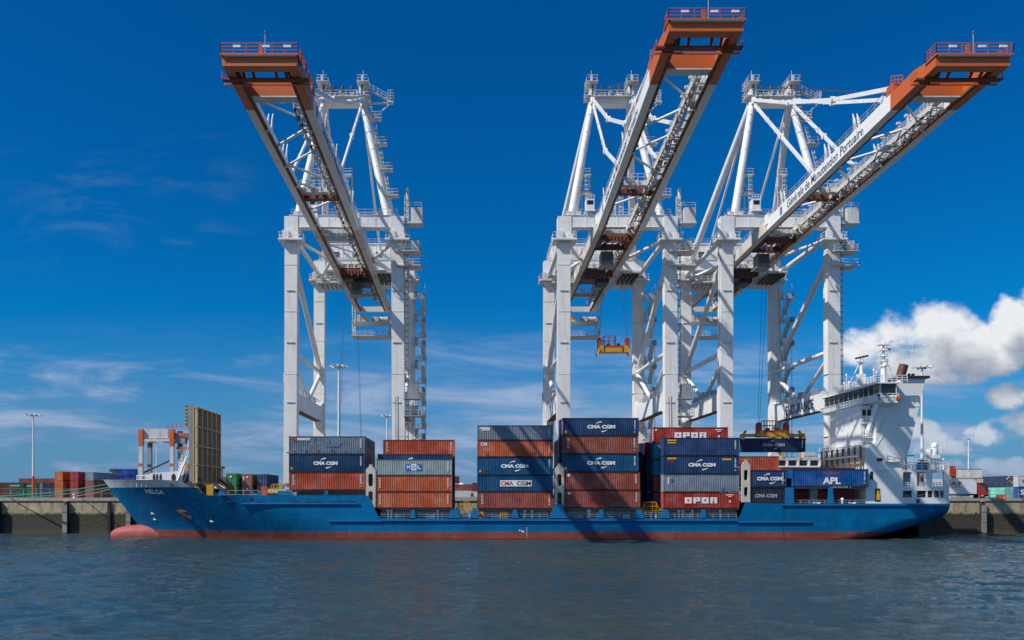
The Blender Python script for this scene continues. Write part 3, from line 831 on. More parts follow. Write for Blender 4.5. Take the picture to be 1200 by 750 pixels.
for k in range(1, 6):
    for t_ in range(5 if k < 2 else 4):
        cc = [[NAVY, DKNAVY, NAVY, DKNAVY, NAVY], [BROWN, NAVY, MAROON, NAVY, NAVY], [NAVY, MAROON, NAVY, BROWN, BROWN], [DKNAVY, NAVY, BROWN, DKNAVY, NAVY], [MAROON, NAVY, DKNAVY, BROWN, NAVY]][k - 1][t_]
        container(cc, stack_x(660) - .25 * (k == 1), row_y(k), z2 + t_ * H, L40, H, f"dark container, {['second','third','fourth','fifth','sixth'][k-1]} row inboard, {TIER[t_]} tier, of the tallest bay", SHIP_G)

# fifth bay
X = stack_x(777.5); zz = 5.0
c = container(RED, X, row_y(0), zz, L40, 2.62, "bright red container with block lettering at the bottom of its stack", SHIP_G)
def opdr(c):
    for i, ch in enumerate("OPDR"):
        x = -2.1 + i * 1.36
        b = MB(); x0, z0 = x - .56, c['_H'] * .5 - .48
        shp = {'O': [(0, 1.12, 0, .96)], 'P': [(0, 1.12, .32, .96), (0, .42, 0, .318)], 'D': [(0, 1.12, 0, .96)], 'R': [(0, 1.12, .40, .96), (0, .40, 0, .398), (.66, 1.12, 0, .398)]}[ch]
        for (a0, a1, c0, c1) in shp: b.bx(x0 + a0, x0 + a1, FACE - .006, FACE + .004, z0 + c0, z0 + c1, 0)
        if ch in 'OD': b.bx(x0 + .42, x0 + .70, FACE - .012, FACE, z0 + .3, z0 + .68, 1)
        else: b.bx(x0 + .42, x0 + .70, FACE - .012, FACE, z0 + .56, z0 + .76, 1)
        b.build("lettering", [LETW, LETRED], c)
    mark(c, 4.55, c['_H'] - .42, 1.2, .14, LETW); mark(c, 4.6, c['_H'] - .68, .6, .12, LETW); mark(c, 4.6, 1.15, .28, .34, LETW)
opdr(c)
c = container(GRBL, X, row_y(0), zz + 2.64, L40, 2.9, "faded grey blue container between the red one and the lettered navy one", SHIP_G); mark(c, -5.3, 1.8, .22, 1.1, LETW)
mark(c, 3.5, .5, .45, .6, LETBLUE); mark(c, -4.7, 1.9, .5, .4, paint("patch_sea", (.03, .14, .25), .5, .2))
c = container(NAVY, X, row_y(0), zz + 5.56, L40, 2.94, "navy container with white and small yellow lettering, second from the top of its stack", SHIP_G); codes(c); cma(c, 4.4, .1)
def yel(c):
    H = c['_H']
    mark(c, -4.75, H - .45, 1.45, .26, LETYEL); return mark(c, -4.75, H - .85, 1.35, .2, LETYEL)
mark(c, -4.75, 2.5, 1.45, .26, LETYEL); mark(c, 4.1, 2.35, 1.45, .26, LETYEL); mark(c, -4.8, 2.1, 1.2, .12, LETRED)
c = container((.018, .045, .125), X, row_y(0), zz + 8.52, L40, 2.9, "plain navy container with small yellow lettering topping its stack below a red one", SHIP_G); codes(c); yel(c)
X1 = PX(766.0, 139.8) + L40 / 2
l5 = ["navy container, second row inboard at the bottom, left of the red lettered one", "brown container, second row inboard, beside the faded grey blue one", "blue green container with a pale triangle, second row inboard", "teal container just under the topmost red lettered one", "red container with block lettering standing highest, set back behind a navy one"]
for t_, cc in enumerate([DKNAVY, MAROON, TEAL, TEAL, RED]):
    c = container(cc, X1, row_y(1), zz + t_ * 2.66, L40, 2.66, l5[t_], SHIP_G)
    if t_ == 4:
        opdr(c); mark(c, -5.7, 2.2, .3, .3, LETW)
        b = MB(); b.bx(-L40 / 2 - .02, -L40 / 2 - .006, -1.0, -.4, .2, 2.4); b.build("end_stripe", LGREYP, c)
for k in range(2, 5):
    for t_ in range(4): container([NAVY, MAROON, NAVY, DKNAVY][(t_ + k) % 4], X1 - .6 * (k - 1), row_y(k), zz + t_ * 2.75, L40, 2.75, f"dark container in the {['third','fourth','fifth'][k-2]} row inboard, {TIER[t_] if t_ < 3 else 'top'} tier, behind the red lettered ones", SHIP_G)

# aft bays
L20 = 6.06
xa = PX(877.8, SY0) + L20 / 2
c = container(NAVY, xa, row_y(0), 8.45, L20, 2.72, "short navy container with large white lettering beside the bright blue one", SHIP_G); cma(c, 4.0, .25); codes(c)
c = container((.016, .02, .04), xa, row_y(0), 5.75, L20, 2.6, "short container coloured dark for shade under the short navy one, half hidden by the bulwark", SHIP_G); cma(c, 3.6, -.3, True)  # shade of the deck opening is put into the colour and dim lettering
c = container(BRICK, PX(909, 147) - L40 / 2, row_y(3) + .6, 11.2, L40, 2.62, "brick red container behind the pale pillar, level with the held container's underside", SHIP_G)
container(BROWN, PX(909, 147) - L40 / 2, row_y(3) + .6, 8.5, L40, 2.7, "brown container below the brick red one behind the pale pillar", SHIP_G)
container(ROYAL, 46.0 + L40 / 2, row_y(1), 8.5, L40, 2.8, "royal blue container showing in the gap left of the bright blue one", SHIP_G)
xb = PX(929, SY0) + L40 / 2
c = container(APLB, xb, row_y(0), 8.5, L40, 2.87, "bright blue container with white lettering and a red bird in front of the superstructure", SHIP_G); codes(c)
letters("APL", c, (.15, FACE, .98), 2.9, 1.12, LETW, bold=.045)
b = MB()
for sg in (-1, 1):
    b.add([(sg * .05 + .15, FACE, 2.02), (sg * 1.45 + .15, FACE, 2.40), (sg * 1.3 + .15, FACE, 2.22), (sg * .45 + .15, FACE, 1.98)], [(0, 1, 2, 3)])
    b.add([(sg * .1 + .15, FACE - .002, 1.95), (sg * .9 + .15, FACE - .002, 2.1), (sg * .2 + .15, FACE - .002, 1.84)], [(0, 1, 2)])
b.add([(.15, FACE - .003, 2.45), (.33, FACE - .003, 2.1), (.15, FACE - .003, 1.75), (-.03, FACE - .003, 2.1)], [(0, 1, 2, 3)])
b.build("emblem", LETRED, c)
container(BROWN, PX(910, 141) + L40 / 2 + .4, row_y(1) + .3, 11.35 - 2.6, L40, 2.93, "brown container whose roof edge shows behind the bright blue one", SHIP_G)
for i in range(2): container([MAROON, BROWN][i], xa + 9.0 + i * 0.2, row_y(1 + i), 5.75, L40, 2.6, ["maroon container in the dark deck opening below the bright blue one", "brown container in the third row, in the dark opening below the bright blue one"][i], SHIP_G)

# yard behind the quay
YG = "containers stacked in the yard"
def endon(col, px, Y, tier, H, label, n=1):
    """long axis away from the quay, door end towards the water"""
    x = PX(px, Y) + CW / 2
    c = container(col, x, Y + 6.1, QZ + .05 + tier * H, L40, H, label, YG, R(-90))
    return c
for t_, nm in enumerate(("bottom", "middle", "top")):
    endon(ORNG, 64, 256, t_, 2.62, f"orange container, {nm} one of the orange stack left of the bow", YG)
    endon([(.30, .09, .07), RED, (.33, .03, .035)][t_], 82.0, 256, t_, 2.6, f"{['faded red', 'red', 'crimson'][t_]} container, {nm} one of the stack between orange and slate ones", YG)
    endon([PINKR, (.27, .08, .06), (.20, .26, .33)][t_], 100, 256, t_, 2.55, f"{['pinkish', 'terracotta', 'slate blue'][t_]} container, {nm} one of the stack right of the crimson one", YG)
def along(col, px, Y, tier, L, H, label):
    return container(col, PX(px, Y) + L / 2, Y, QZ + .05 + tier * H, L, H, label, YG)
along(MAROON, -22, 300, 1, L40, 2.6, "maroon container at the left edge of the picture")
along(MAROON, -22, 300, 0, L40, 2.6, "maroon container under the one at the left edge of the picture")
c = along(DGREEN, 9, 300, 1, L20, 2.6, "dark green container with a pale panel left of the floodlight mast"); mark(c, .2, 1.5, 3.6, .5, LETDIM)
c = along(GREEN, 25, 310, 1, L20, 2.6, "green container right below the brown strip at the floodlight mast"); mark(c, .2, 1.5, 3.2, .5, LETDIM)
along(DGREEN, 9, 300, 0, L20, 2.6, "dark green container on the ground under another green one"); along(GREEN, 25, 310, 0, L20, 2.6, "green container on the ground under another green one by the mast")
along(BROWN, 24, 380, 2, L40 * 1.6, 2.75, "long brown container showing above the green ones")
along(GRBL, 42.5, 330, 1, 3.0, 2.8, "small grey container between green and navy ones")
along(GRBL, 42.5, 330, 0, 3.0, 2.8, "small grey container on the ground between green and navy ones")
along(DKNAVY, 51.5, 320, 1, L40 * .4, 2.7, "small navy container left of the orange stack"); along(DKNAVY, 51.5, 320, 0, L40 * .4, 2.7, "small navy container on the ground left of the orange stack")
along(NAVY, 112.5, 290, 2, L40, 2.6, "navy container on top, just left of the white foredeck house"); along(NAVY, 112.5, 290, 1, L40, 2.6, "navy container in the middle, just left of the bow"); along(NAVY, 112.5, 290, 0, L40, 2.6, "navy container at the bottom, just left of the bow")
along(BROWN, 124, 330, 3, L20, 2.3, "brown container behind the navy ones above the bow")
along(ROYAL, 137, 270, 3, L20, 2.25, "bright navy container standing highest behind the bow"); along(ROYAL, 137, 270, 2, L20, 2.25, "bright navy container second from the top behind the bow")
for t_ in range(2):
    nm = ("lower", "upper")[t_]
    c = endon(GREEN, 265, 200, t_, 2.9, f"bright green container with white plates, {nm} of the pair right of the hatch cover"); b = MB(); b.bx(6.12, 6.15, -.3, .1, 1.9, 2.35); b.build("plate", LETW, c)
    c = endon([(.30, .10, .085), (.28, .085, .075)][t_], 283, 202, t_, 2.85, f"{nm} dusky red container between bright green and navy ones")
    b = MB(); b.bx(6.12, 6.15, -.1, .3, 1.9, 2.3); b.bx(6.12, 6.15, -.9, -.6, 1.2, 2.2); b.build("plate", LETW, c)
endon(NAVY, 301, 203, 1, 2.85, "navy container with a yellow mark right of the dusky red pair"); endon(BRICK, 301, 203, 0, 2.85, "brick container below the yellow marked navy one")
along(BROWN, 256.5, 330, 2, L20, 2.6, "brown container seen just right of the hatch cover"); along(BROWN, 256.5, 330, 1, L20, 2.6, "brown container lower, just right of the hatch cover")
for i, (cc, px) in enumerate(((MINT, 322), (MAROON, 330.5))): along(cc, px, 380, 1, L40, 2.7, ["far mint container behind the yellow deck gear", "far maroon container beside the striped crane leg"][i])
along(MAROON, 523, 330, 2, 5.0, 2.7, "maroon container glimpsed right of the terracotta stack"); along(MAROON, 553.5, 330, 1, L20, 2.8, "red container glimpsed left of the grey topped stack")
along(BROWN, 527, 345, 1, 12.2, 2.6, "low brown container glimpsed between two ship stacks")
# right hand yard
along(PALE, 1118, 226, 2, L20 * 1.1, 2.55, "pale grey container with dark scribble above the white truck"); 
c = endon(DKNAVY, 1177.5, 230, 1, 2.95, "dark navy container with coloured stickers behind the red cab")
b = MB()
for (y, z, m) in ((-.6, 2.2, 0), (0.1, 1.7, 1), (.55, 2.5, 2), (-.2, 2.6, 0), (.7, 1.2, 0)): b.bx(6.12, 6.15, y - .16, y + .16, z - .16, z + .16, m)
b.build("sticker", [LETW, LETYEL, LETRED], c)
endon(MINT, 1177.5, 230, 0, 2.95, "mint green container on the ground under the dark navy one")
along(PALE, 1111, 226, 1, L40 * .7, 2.6, "pale container in the middle tier behind the white truck"); along(BRICK, 1110.6, 226, 2, 1.3, 2.8, "narrow brick red box end at the stern corner")
along(PALE, 1111, 226, 0, L40 * .7, 2.6, "pale container at the bottom behind the white truck")
c = along((.42, .44, .46), 1190.0, 229, 1, L40, 2.95, "pale grey lettered container at the right edge of the picture"); letters("CI", c, (-4.35, FACE, 1.5), 1.5, .9, LETNAVY, bold=.02)
c = along(ROYAL, 1190.0, 229, 0, L40, 2.95, "royal blue container with large white script at the right edge"); letters("Sa", c, (-4.5, FACE, 1.5), 2.0, 1.5, LETW, bold=.03)
c = bpy.data.objects["shipping_container"]

# ---------------------------------------------------------------- ship to shore cranes
LY = 165.0          # quay side leg plane
GAUGE = 31.0
CRANE_G = "gantry cranes on the quay"
def make_crane(cx, bx, label, boom_up=0.0, trolley_y=5.0, slack=False, text=True, hook=None, portal_name=None):
    """cx leg centre, bx boom centre relative to it; local x along the quay, y landward, z above the quay"""
    T = thing("gantry_crane", label, "gantry crane", (cx, LY, QZ), 0, CRANE_G)
    LX, G = 10.2, GAUGE
    GH, GW, GX = 2.1, 1.1, 4.45           # girder height, width, outer half spacing
    HY = -5.0                             # hinge
    SL = 0.029
    def gz(y):                            # underside of the girders
        if y >= HY: return 50.15 - SL * y
        return 50.15 - SL * HY + (SL + math.tan(boom_up)) * (HY - y)
    # legs
    for x in (-LX, LX):
        for y in (0.0, G):
            b = MB()
            s = 1 if x > 0 else -1
            b.beam((x + s * .25, y, 3.0), (x, y, 49.6), 2.5, 2.1, 0, (0, 1, 0), 2.35, 2.0)
            for z in (12, 24, 36, 45): b.bx(x - 1.27, x + 1.27, y - 1.07, y + 1.07, z, z + .05)
            b.ladder((x - s * .3, y - 1.25, 4), (x - s * .3, y - 1.15, 20), .5) if y == 0 and s > 0 else None
            b.tube((x + s * 1.36, y - .4, 4), (x + s * 1.28, y - .4, 49), .12, n=6, m=1); b.bx(x + s * 1.3 - .3, x + s * 1.3 + .3, y - .5, y + .4, 22.5, 24.2, 1)
            for z in (9, 18.5, 30, 40): b.bx(x - .9, x + .7, y - 1.17, y - 1.06, z, z + .12, 1)
            b.build("leg", [LEGW, LGREYP], T)
            # capital above the leg
            b = MB()
            b.beam((x, y, 49.6), (x, y, 54.3), 2.6, 2.3, 0, (0, 1, 0))
            b.prism([(-1.9, 49.7), (-1.3, 48.6), (1.3, 48.6), (1.9, 49.7)], y - 1.05, y + 1.05, 'y') if False else None
            b.build("leg_head", WHITE, T)
            # bogies
            b = MB()
            b.bx(x - 4.6, x + 4.6, y - .5, y + .5, 1.1, 1.9)
            for k in (-3.4, -1.2, 1.2, 3.4): b.lathe([(.42, -.18), (.42, .18)], (x + k, y, .45), 12, 1, 'y')
            b.build("bogie", [WHITE_R, DARK_ST], T)
    # sill beams, portal beams, bracing
    for y in (0.0, G):
        b = MB(); b.bx(-LX - 1.2, LX + 1.2, y - .7, y + .7, 1.9, 3.3); b.build("sill_beam", WHITE, T)
    for x in (-LX, LX):
        s = 1 if x > 0 else -1
        b = MB()
        prof = [(1.0, 16.4), (3.6, 17.4), (G - 3.6, 17.4), (G - 1.0, 16.0), (G - 1.0, 22.0), (G - 3.6, 20.8), (3.6, 20.8), (1.0, 22.0)]
        b.prism(prof, x - .75, x + .75, 'x', 0)
        b.bx(x - .80, x + .80, 3.6, G - 3.6, 17.34, 17.44, 1)
        p = b.build("portal_beam", [WHITE, RUST], T)
        b = MB(); b.rail([(x - .7, 3.5, 20.8), (x - .7, G - 3.5, 20.8)], 1.1); b.rail([(x + .7, 3.5, 20.8), (x + .7, G - 3.5, 20.8)], 1.1)
        for k in range(3): b.bx(x - .5, x + .5, 8 + k * 6.5, 9.2 + k * 6.5, 20.8, 22.0 + .4 * (k % 2))
        b.build("railing", GREY_ST, p)
        if portal_name and s > 0:
            letters(portal_name, p, (x - .757, G * .46, 19.1), 15.0, 2.1, LETNAVY, (0, 0, R(-90)), bold=.03)
        b = MB()
        b.tube((x, .9, 47.0), (x, G - .9, 29.8), .55, .55, 10); b.build("brace", WHITE, T)
        b = MB(); b.tube((x, 1.1, 28.6), (x, G - 1.0, 28.9), .46, .46, 10); b.build("brace", WHITE, T)
        b = MB(); b.tube((x, G - .8, 28.0), (x, G * .53, 21.0), .46, .46, 10); b.build("brace", WHITE, T)
        b = MB(); b.tube((x, 1.0, 27.6), (x, G * .47, 21.0), .40, .40, 10); b.build("brace", WHITE, T)
        b = MB(); b.tube((x, 1.2, 51.0), (x, G - 1.2, 51.0), .5, .5, 10); b.build("brace", WHITE, T)
        b = MB(); b.tube((x - s * .3, 1.4, 50.6), (bx + s * (GX + .2), 16.5, 50.9), .36, .36, 8); b.build("brace", WHITE, T)
        b = MB(); b.tube((x - s * .3, G - 1.4, 50.0), (bx + s * (GX + .2), 17.5, 50.6), .36, .36, 8); b.build("brace", WHITE, T)
    # upper cross beams over the girders
    for y in (0.0, G):
        b = MB(); b.bx(-LX - .4, LX + .4, y - 1.0, y + 1.0, 52.3, 54.5)
        b.bx(-LX - .4, LX + .4, y - 1.15, y + 1.15, 54.5, 54.58); b.bx(-LX - .4, LX + .4, y - 1.12, y + 1.12, 52.22, 52.30)
        for x in range(-9, 10, 3): b.bx(x - .06, x + .06, y - 1.06, y + 1.06, 52.3, 54.5)
        cb = b.build("cross_beam", WHITE, T)
        b = MB(); b.rail([(-LX, y - 1.05, 54.58), (LX, y - 1.05, 54.58)], 1.1, 1.6); b.rail([(-LX, y + 1.05, 54.58), (LX, y + 1.05, 54.58)], 1.1, 1.6)
        b.build("railing", GREY_ST, cb)
        for s in (-1, 1):
            b = MB()
            x = s * LX
            b.platform(x - 2.3, x + 2.3, y - 2.1, y + 2.1, 49.9, 0, True, 'nsew', t=.35)
            for k in (-1.9, 1.9): b.beam((x + k * .7, y - 1.0, 48.4), (x + k, y - 1.9, 49.55), .14, .14)
            b.bx(x - 1.6, x - .4, y - 1.6, y - 1.05, 49.9, 51.5); b.bx(x + .5, x + 1.5, y - 1.5, y - 1.05, 49.9, 50.9)
            b.build("platform", WHITE_R if y else WHITE, T)
    b = MB(); b.bx(bx - GX + GW, bx + GX - GW, 2.2, 3.4, gz(3) + .5, gz(3) + 1.6)
    b.build("hinge_beam", WHITE, T); b = MB(); b.bx(bx - GX + GW, bx + GX - GW, -3.2, -2.4, gz(-3) + .2, gz(-3) + .9, 1)
    for k in range(7): b.bx(bx - 3 + k * 1.0 - .12, bx - 3 + k * 1.0 + .12, -3.25, -2.35, gz(-3) + .05, gz(-3) + .95, 1)
    b.build("hinge_beam", [WHITE, WHITE_R], T)
    # girders
    tipy, joint, tail = -63.0, -52.0, 58.0
    for s in (-1, 1):
        xo, xi = bx + s * GX, bx + s * (GX - GW)
        x0, x1 = min(xo, xi), max(xo, xi)
        b = MB()
        def seg(y0, y1, m, h0=GH, h1=GH):
            za, zb = gz(y0), gz(y1)
            b.add([(x0, y0, za), (x1, y0, za), (x1, y0, za + h0), (x0, y0, za + h0), (x0, y1, zb), (x1, y1, zb), (x1, y1, zb + h1), (x0, y1, zb + h1)],
                  [(0, 1, 2, 3), (7, 6, 5, 4), (0, 4, 5, 1), (1, 5, 6, 2), (2, 6, 7, 3), (3, 7, 4, 0)], m)
        seg(HY, tail, 2); seg(joint, HY - .12, 0)
        # rail flange along the inner lower edge
        xr0, xr1 = sorted((xi, xi - s * .42))
        for (ya, yb) in ((HY, tail), (-61.0, HY - .12)):
            za, zb = gz(ya), gz(yb)
            b.add([(xr0, ya, za + .05), (xr1, ya, za + .05), (xr1, ya, za + .38), (xr0, ya, za + .38), (xr0, yb, zb + .05), (xr1, yb, zb + .05), (xr1, yb, zb + .38), (xr0, yb, zb + .38)],
                  [(0, 1, 2, 3), (7, 6, 5, 4), (0, 4, 5, 1), (1, 5, 6, 2), (2, 6, 7, 3), (3, 7, 4, 0)], 1)
        # seams and hinge plates
        for y in range(-44, 56, 8):
            if abs(y - HY) > 1: b.bx(x0 - .03, x1 + .03, y - .05, y + .05, gz(y) - .02, gz(y) + GH + .03, 0)
        b.bx(x0 - .12, x1 + .12, HY - .9, HY + .8, gz(HY) + 1.1, gz(HY) + 3.0, 0)
        gd = b.build("boom_girder", [GIRDW, RUST, GIRD], T)
        b = MB()
        za = lambda y: gz(y) + GH
        b.rail([(xo - s * .08, joint, za(joint)), (xo - s * .08, HY - .2, za(HY - .2))], 1.05, 2.2, .03)
        b.rail([(xo - s * .08, HY, za(HY)), (xo - s * .08, tail, za(tail))], 1.05, 2.2, .03)
        b.build("railing", GREY_ST, gd)
        # pairs of stay latch plates
        b = MB()
        for y in (-41, -31, -12):
            b = MB()
            for k in (-.3, .3):
                z = gz(y) + GH
                b.prism([(y - .7, z - .02), (y + .7, z - .02), (y + .35, z + 1.2), (y + .65, z + 3.0), (y - .05, z + 1.9)], (x0 + x1) / 2 + k - .06, (x0 + x1) / 2 + k + .06, 'x')
            b.build("latch_plate", WHITE, gd)
        if text:
            ya, yb = -14.0, -47.5
            mid = (ya + yb) / 2
            th = math.atan2(gz(yb) - gz(ya), ya - yb)
            off = xo + s * .012
            if s < 0:
                o = letters("Générale de Manutention Portuaire", gd, (off, mid + 1, gz(mid) + 1.02), 29.0, 1.45, LETNAVY, bold=.012)
                o.rotation_euler = (0, th * -1, R(-90)) if False else (0, 0, R(-90))
                o.matrix_local = Matrix.Translation((off, mid + 1, gz(mid) + 1.02)) @ Matrix.Rotation(-th, 4, 'X') @ Matrix.Rotation(R(-90), 4, 'Z') @ Matrix.Diagonal((29.0, 1, 1.45, 1))
            else:
                o = letters("Générale de Manutention Portuaire", gd, (off, mid, gz(mid) + 1.02), 29.0, 1.45, LETNAVY, bold=.012)
                o.matrix_local = Matrix.Translation((off, mid, gz(mid) + 1.02)) @ Matrix.Rotation(-th, 4, 'X') @ Matrix.Rotation(R(90), 4, 'Z') @ Matrix.Diagonal((29.0, 1, 1.45, 1))
            b = MB()
            y = -12.2 if s < 0 else -49.2
            z = gz(y)
            for (a0, a1, m) in ((0, .8, 0), (.8, 1.15, 1)):
                aa, ab = sorted((y + .4 - a0, y + .4 - a1))
                b.bx(min(off, off + s * .012), max(off, off + s * .012), aa, ab, z + .35, z + 1.75, m)
            b.build("emblem", [LETBLUE, LETRED], gd)
    # orange boom tip
    b = MB()
    for s in (-1, 1):
        xo, xi = bx + s * GX, bx + s * (GX - GW)
        x0, x1 = min(xo, xi), max(xo, xi)
        ym = -58.0
        for (y0, y1, h0, h1) in ((tipy, ym, 1.15, GH), (ym, joint - .002, GH, GH)):
            za, zb = gz(y0), gz(y1)
            b.add([(x0, y0, za), (x1, y0, za), (x1, y0, za + h0), (x0, y0, za + h0), (x0, y1, zb), (x1, y1, zb), (x1, y1, zb + h1), (x0, y1, zb + h1)],
                  [(0, 1, 2, 3), (7, 6, 5, 4), (0, 4, 5, 1), (1, 5, 6, 2), (2, 6, 7, 3), (3, 7, 4, 0)], 0)
        b.bx(x0 + .05, x1 - .05, joint - .6, joint + 1.2, gz(joint) + GH - .05, gz(joint) + GH + 1.3, 0)
    z = gz(tipy)
    xa, xb = bx - GX + GW, bx + GX - GW
    b.bx(xa, xb, tipy + .004, tipy + 1.5, z + .004, z + 1.146, 0)
    zc = gz(-54.5)
    b.bx(xa, xb, -55.2, -53.6, zc + .35, zc + GH - .1, 0); b.bx(xa, xb, -55.2, -53.6, zc + .18, zc + .345, 2)
    for y in (-60.2, -58.9): b.bx(bx - GX - .9, bx + GX + .9, y - .12, y + .12, gz(y) - .22, gz(y) - .02, 1 if y < -60 else 0)
    b.bx(bx - GX - .9, bx + GX + .9, -59.9, -59.4, gz(-59.5) - .12, gz(-59.5) - .06, 1)
    for s in (-1, 1):
        b.rail([(bx + s * (GX + .85), -60.2, gz(-60) - .1), (bx + s * (GX + .85), -58.9, gz(-59) - .1)], .9)
        for k in (1.4, 2.6): b.beam((bx + s * k, -60.9, gz(-61) + .9), (bx + s * k, -59.4, gz(-59.4)), .3, .3, 1)
    b.build("boom_tip", [ORANGE, RUSTRED, WHITE_R], T)
    b = MB()
    zt = z + 1.15
    b.bx(bx - GX - .15, bx + GX + .25, tipy - .35, tipy + 2.2, zt + .02, zt + .22, 0)
    b.bx(bx - GX + .2, bx + GX + .0, tipy - .3, tipy + 2.1, zt - .1, zt + .015, 1)
    tp = b.build("tip_platform", [ORANGE, WHITE_R], T)
    b = MB()
    e = [(bx - GX - .1, tipy - .3, zt + .2), (bx + GX + .2, tipy - .3, zt + .2)]
    b.rail(e, 1.25, 1.5, .03, mids=2)
    b.rail([(e[0][0], tipy + 2.1, zt + .2), (e[1][0], tipy + 2.1, zt + .2)], 1.25, 1.5, .03, mids=2)
    for q in e: b.rail([q, (q[0], tipy + 2.1, zt + .2)], 1.25, 1.2, .03, mids=2)
    b.rail([(bx + GX + .1, tipy + 2, gz(-61) + 1.9), (bx + GX + .1, -57.5, gz(-58) + GH), (bx + GX + .1, joint, gz(joint) + GH)], 1.1, 1.4, .045)
    b.rail([(bx - GX + .1, joint - 3.0, gz(joint) + GH), (bx - GX + .1, joint, gz(joint) + GH + 1.3)], 1.1, 1.2, .045)
    b.rail([(bx - 3.3, -53.6, zc + GH), (bx + 3.3, -53.6, zc + GH)], 1.1, 1.2, .045, mids=2)
    b.build("railing", paint("railing_dull_red", (0.50, 0.11, 0.035), 0.6, 0.3), tp)
    b = MB()
    for k in (-2.6, 0.9, 3.4):
        b = MB(); b.bx(bx + k - .45, bx + k + .45, tipy - .42, tipy - .28, zt + .9, zt + 1.15, 0); b.build("tip_lamp", LETW, tp)
    b = MB()
    b.tube((bx + .5, tipy + .8, zt + .2), (bx + .5, tipy + .8, zt + 3.2), .04); b.lathe([(.05, 0), (.12, .08), (.12, .3), (.05, .4)], (bx + .5, tipy + .8, zt + 3.1), 8, 1); b.build("beacon_mast", [GREY_ST, REDP], tp); b = MB()
    b.beam((bx + .1, tipy + 1.0, zt + .2), (bx - .1, tipy + 1.0, zt + 1.9), .35, .3, 1); b.beam((bx - .6, tipy + 1.0, zt + .2), (bx - .1, tipy + 1.0, zt + 1.5), .12, .12, 1)
    b.build("tip_fitting", [LETW, ORANGE], tp)
    # ties and diagonals between the girders
    xi = GX - GW
    def tie(y, m, nm="boom_tie", plat=True):
        b = MB(); zz = gz(y)
        b.bx(bx - xi, bx + xi, y - .45, y + .45, zz + 1.0, zz + 1.75)
        b.bx(bx - xi, bx + xi, y - .65, y + .65, zz + .9, zz + .99)
        for k in range(5): b.bx(bx - 2.8 + k * 1.4 - .15, bx - 2.8 + k * 1.4 + .15, y - .7, y + .7, zz + .78, zz + 1.8)
        if plat: b.rail([(bx - xi, y - .6, zz + 1.75), (bx + xi, y - .6, zz + 1.75)], 1.1, 1.2)
        b.build(nm, m, T)
    tie(-21.0, WHITE_R); tie(-18.0, RUSTRED); tie(22.0, WHITE_R); tie(46.0, WHITE_R)
    ys = [-52, -38, -24, -12]
    for i in range(len(ys) - 1):
        b = MB(); s = 1 if i % 2 else -1
        b.tube((bx + s * xi, ys[i], gz(ys[i]) + 1.5), (bx - s * xi, (ys[i] + ys[i + 1]) / 2, gz((ys[i] + ys[i + 1]) / 2) + 1.5), .17, .17, 8)
        b.tube((bx - s * xi, (ys[i] + ys[i + 1]) / 2, gz((ys[i] + ys[i + 1]) / 2) + 1.5), (bx + s * xi, ys[i + 1], gz(ys[i + 1]) + 1.5), .2, .2, 8)
        b.build("boom_diagonal", WHITE, T)
    for y in (8, 26, 40):
        b = MB(); b.tube((bx - xi, y, gz(y) + 1.6), (bx + xi, y + 8, gz(y + 8) + 1.6), .2, .2, 8); b.build("boom_diagonal", WHITE, T)
    # walkway with festoon trolleys, lamps and cable loops inside the landward looking right girder
    b = MB()
    for (ya, yb) in ((-51, HY - .5), (HY + .5, 52)):
        pa, pb = Vector((bx + 2.35, ya, gz(ya) + 1.55)), Vector((bx + 2.35, yb, gz(yb) + 1.55))
        b.beam(pa, pb, .85, .08, 0)
        b.beam(pa + Vector((-.75, 0, -.45)), pb + Vector((-.75, 0, -.45)), .12, .7, 0)  # side plate added so the festoon's shadow falls as one band
        for dx_ in (-.4, .4):
            b.rail([pa + Vector((dx_, 0, 0)), pb + Vector((dx_, 0, 0))], 1.1, 1.8, .04, 0, mids=2)
    b.build("walkway", WHITE_R, T)
    b = MB(); rnd = random.Random(int(cx))
    y = -50.5
    while y < 50:
        z = gz(y)
        b.bx(bx + 1.55, bx + 3.3, y - .1, y + .1, z + .95, z + 1.15, 0)
        b.bx(bx + 1.55, bx + 1.9, y - .15, y + .15, z + .6, z + .95, rnd.choice((0, 0, 2)))
        d = rnd.uniform(1.0, 2.1)
        pts = [Vector((bx + 1.75, y + 2.2 * k / 5, z + .6 - d * (1 - (2 * k / 5 - 1) ** 2) * .55)) for k in range(6)]
        b.path(pts, .06, 5, rnd.choice((0, 0, 1)))
        if rnd.random() < .45: b.tube((bx + 2.0, y, z + 1.5), (bx + 2.0, y, z + 3.2), .06, m=0); b.bx(bx + 1.75, bx + 2.25, y - .2, y + .2, z + 3.1, z + 3.4, 0)
        if rnd.random() < .5: b.beam((bx + 2.7, y, z + 1.5), (bx + 1.6, y + .6, z + .1), .09, .09, 0)
        if rnd.random() < .4: b.lathe([(.1, 0), (.34, .1), (.36, .45)], (bx + 2.9, y + .4, z + .35), 8, 0)
        y += 2.3
    b.build("festoon", [WHITE_R, BLACK, DARK_ST], T)
    # floodlights hung under the girders
    for s in (-1, 1):
        for y in (-46, -34, -26, -8):
            b = MB(); x = bx + s * (GX - GW - .2)
            b.bx(x - .3, x + .3, y - .22, y + .22, gz(y) - .1, gz(y) + .25); b.tube((x, y, gz(y) + .2), (x + s * .3, y, gz(y) + .9), .05)
            b.build("floodlight", WHITE_R, T)
    # pylons
    AY, AZ, AX = 5.0, 79.3, 3.8
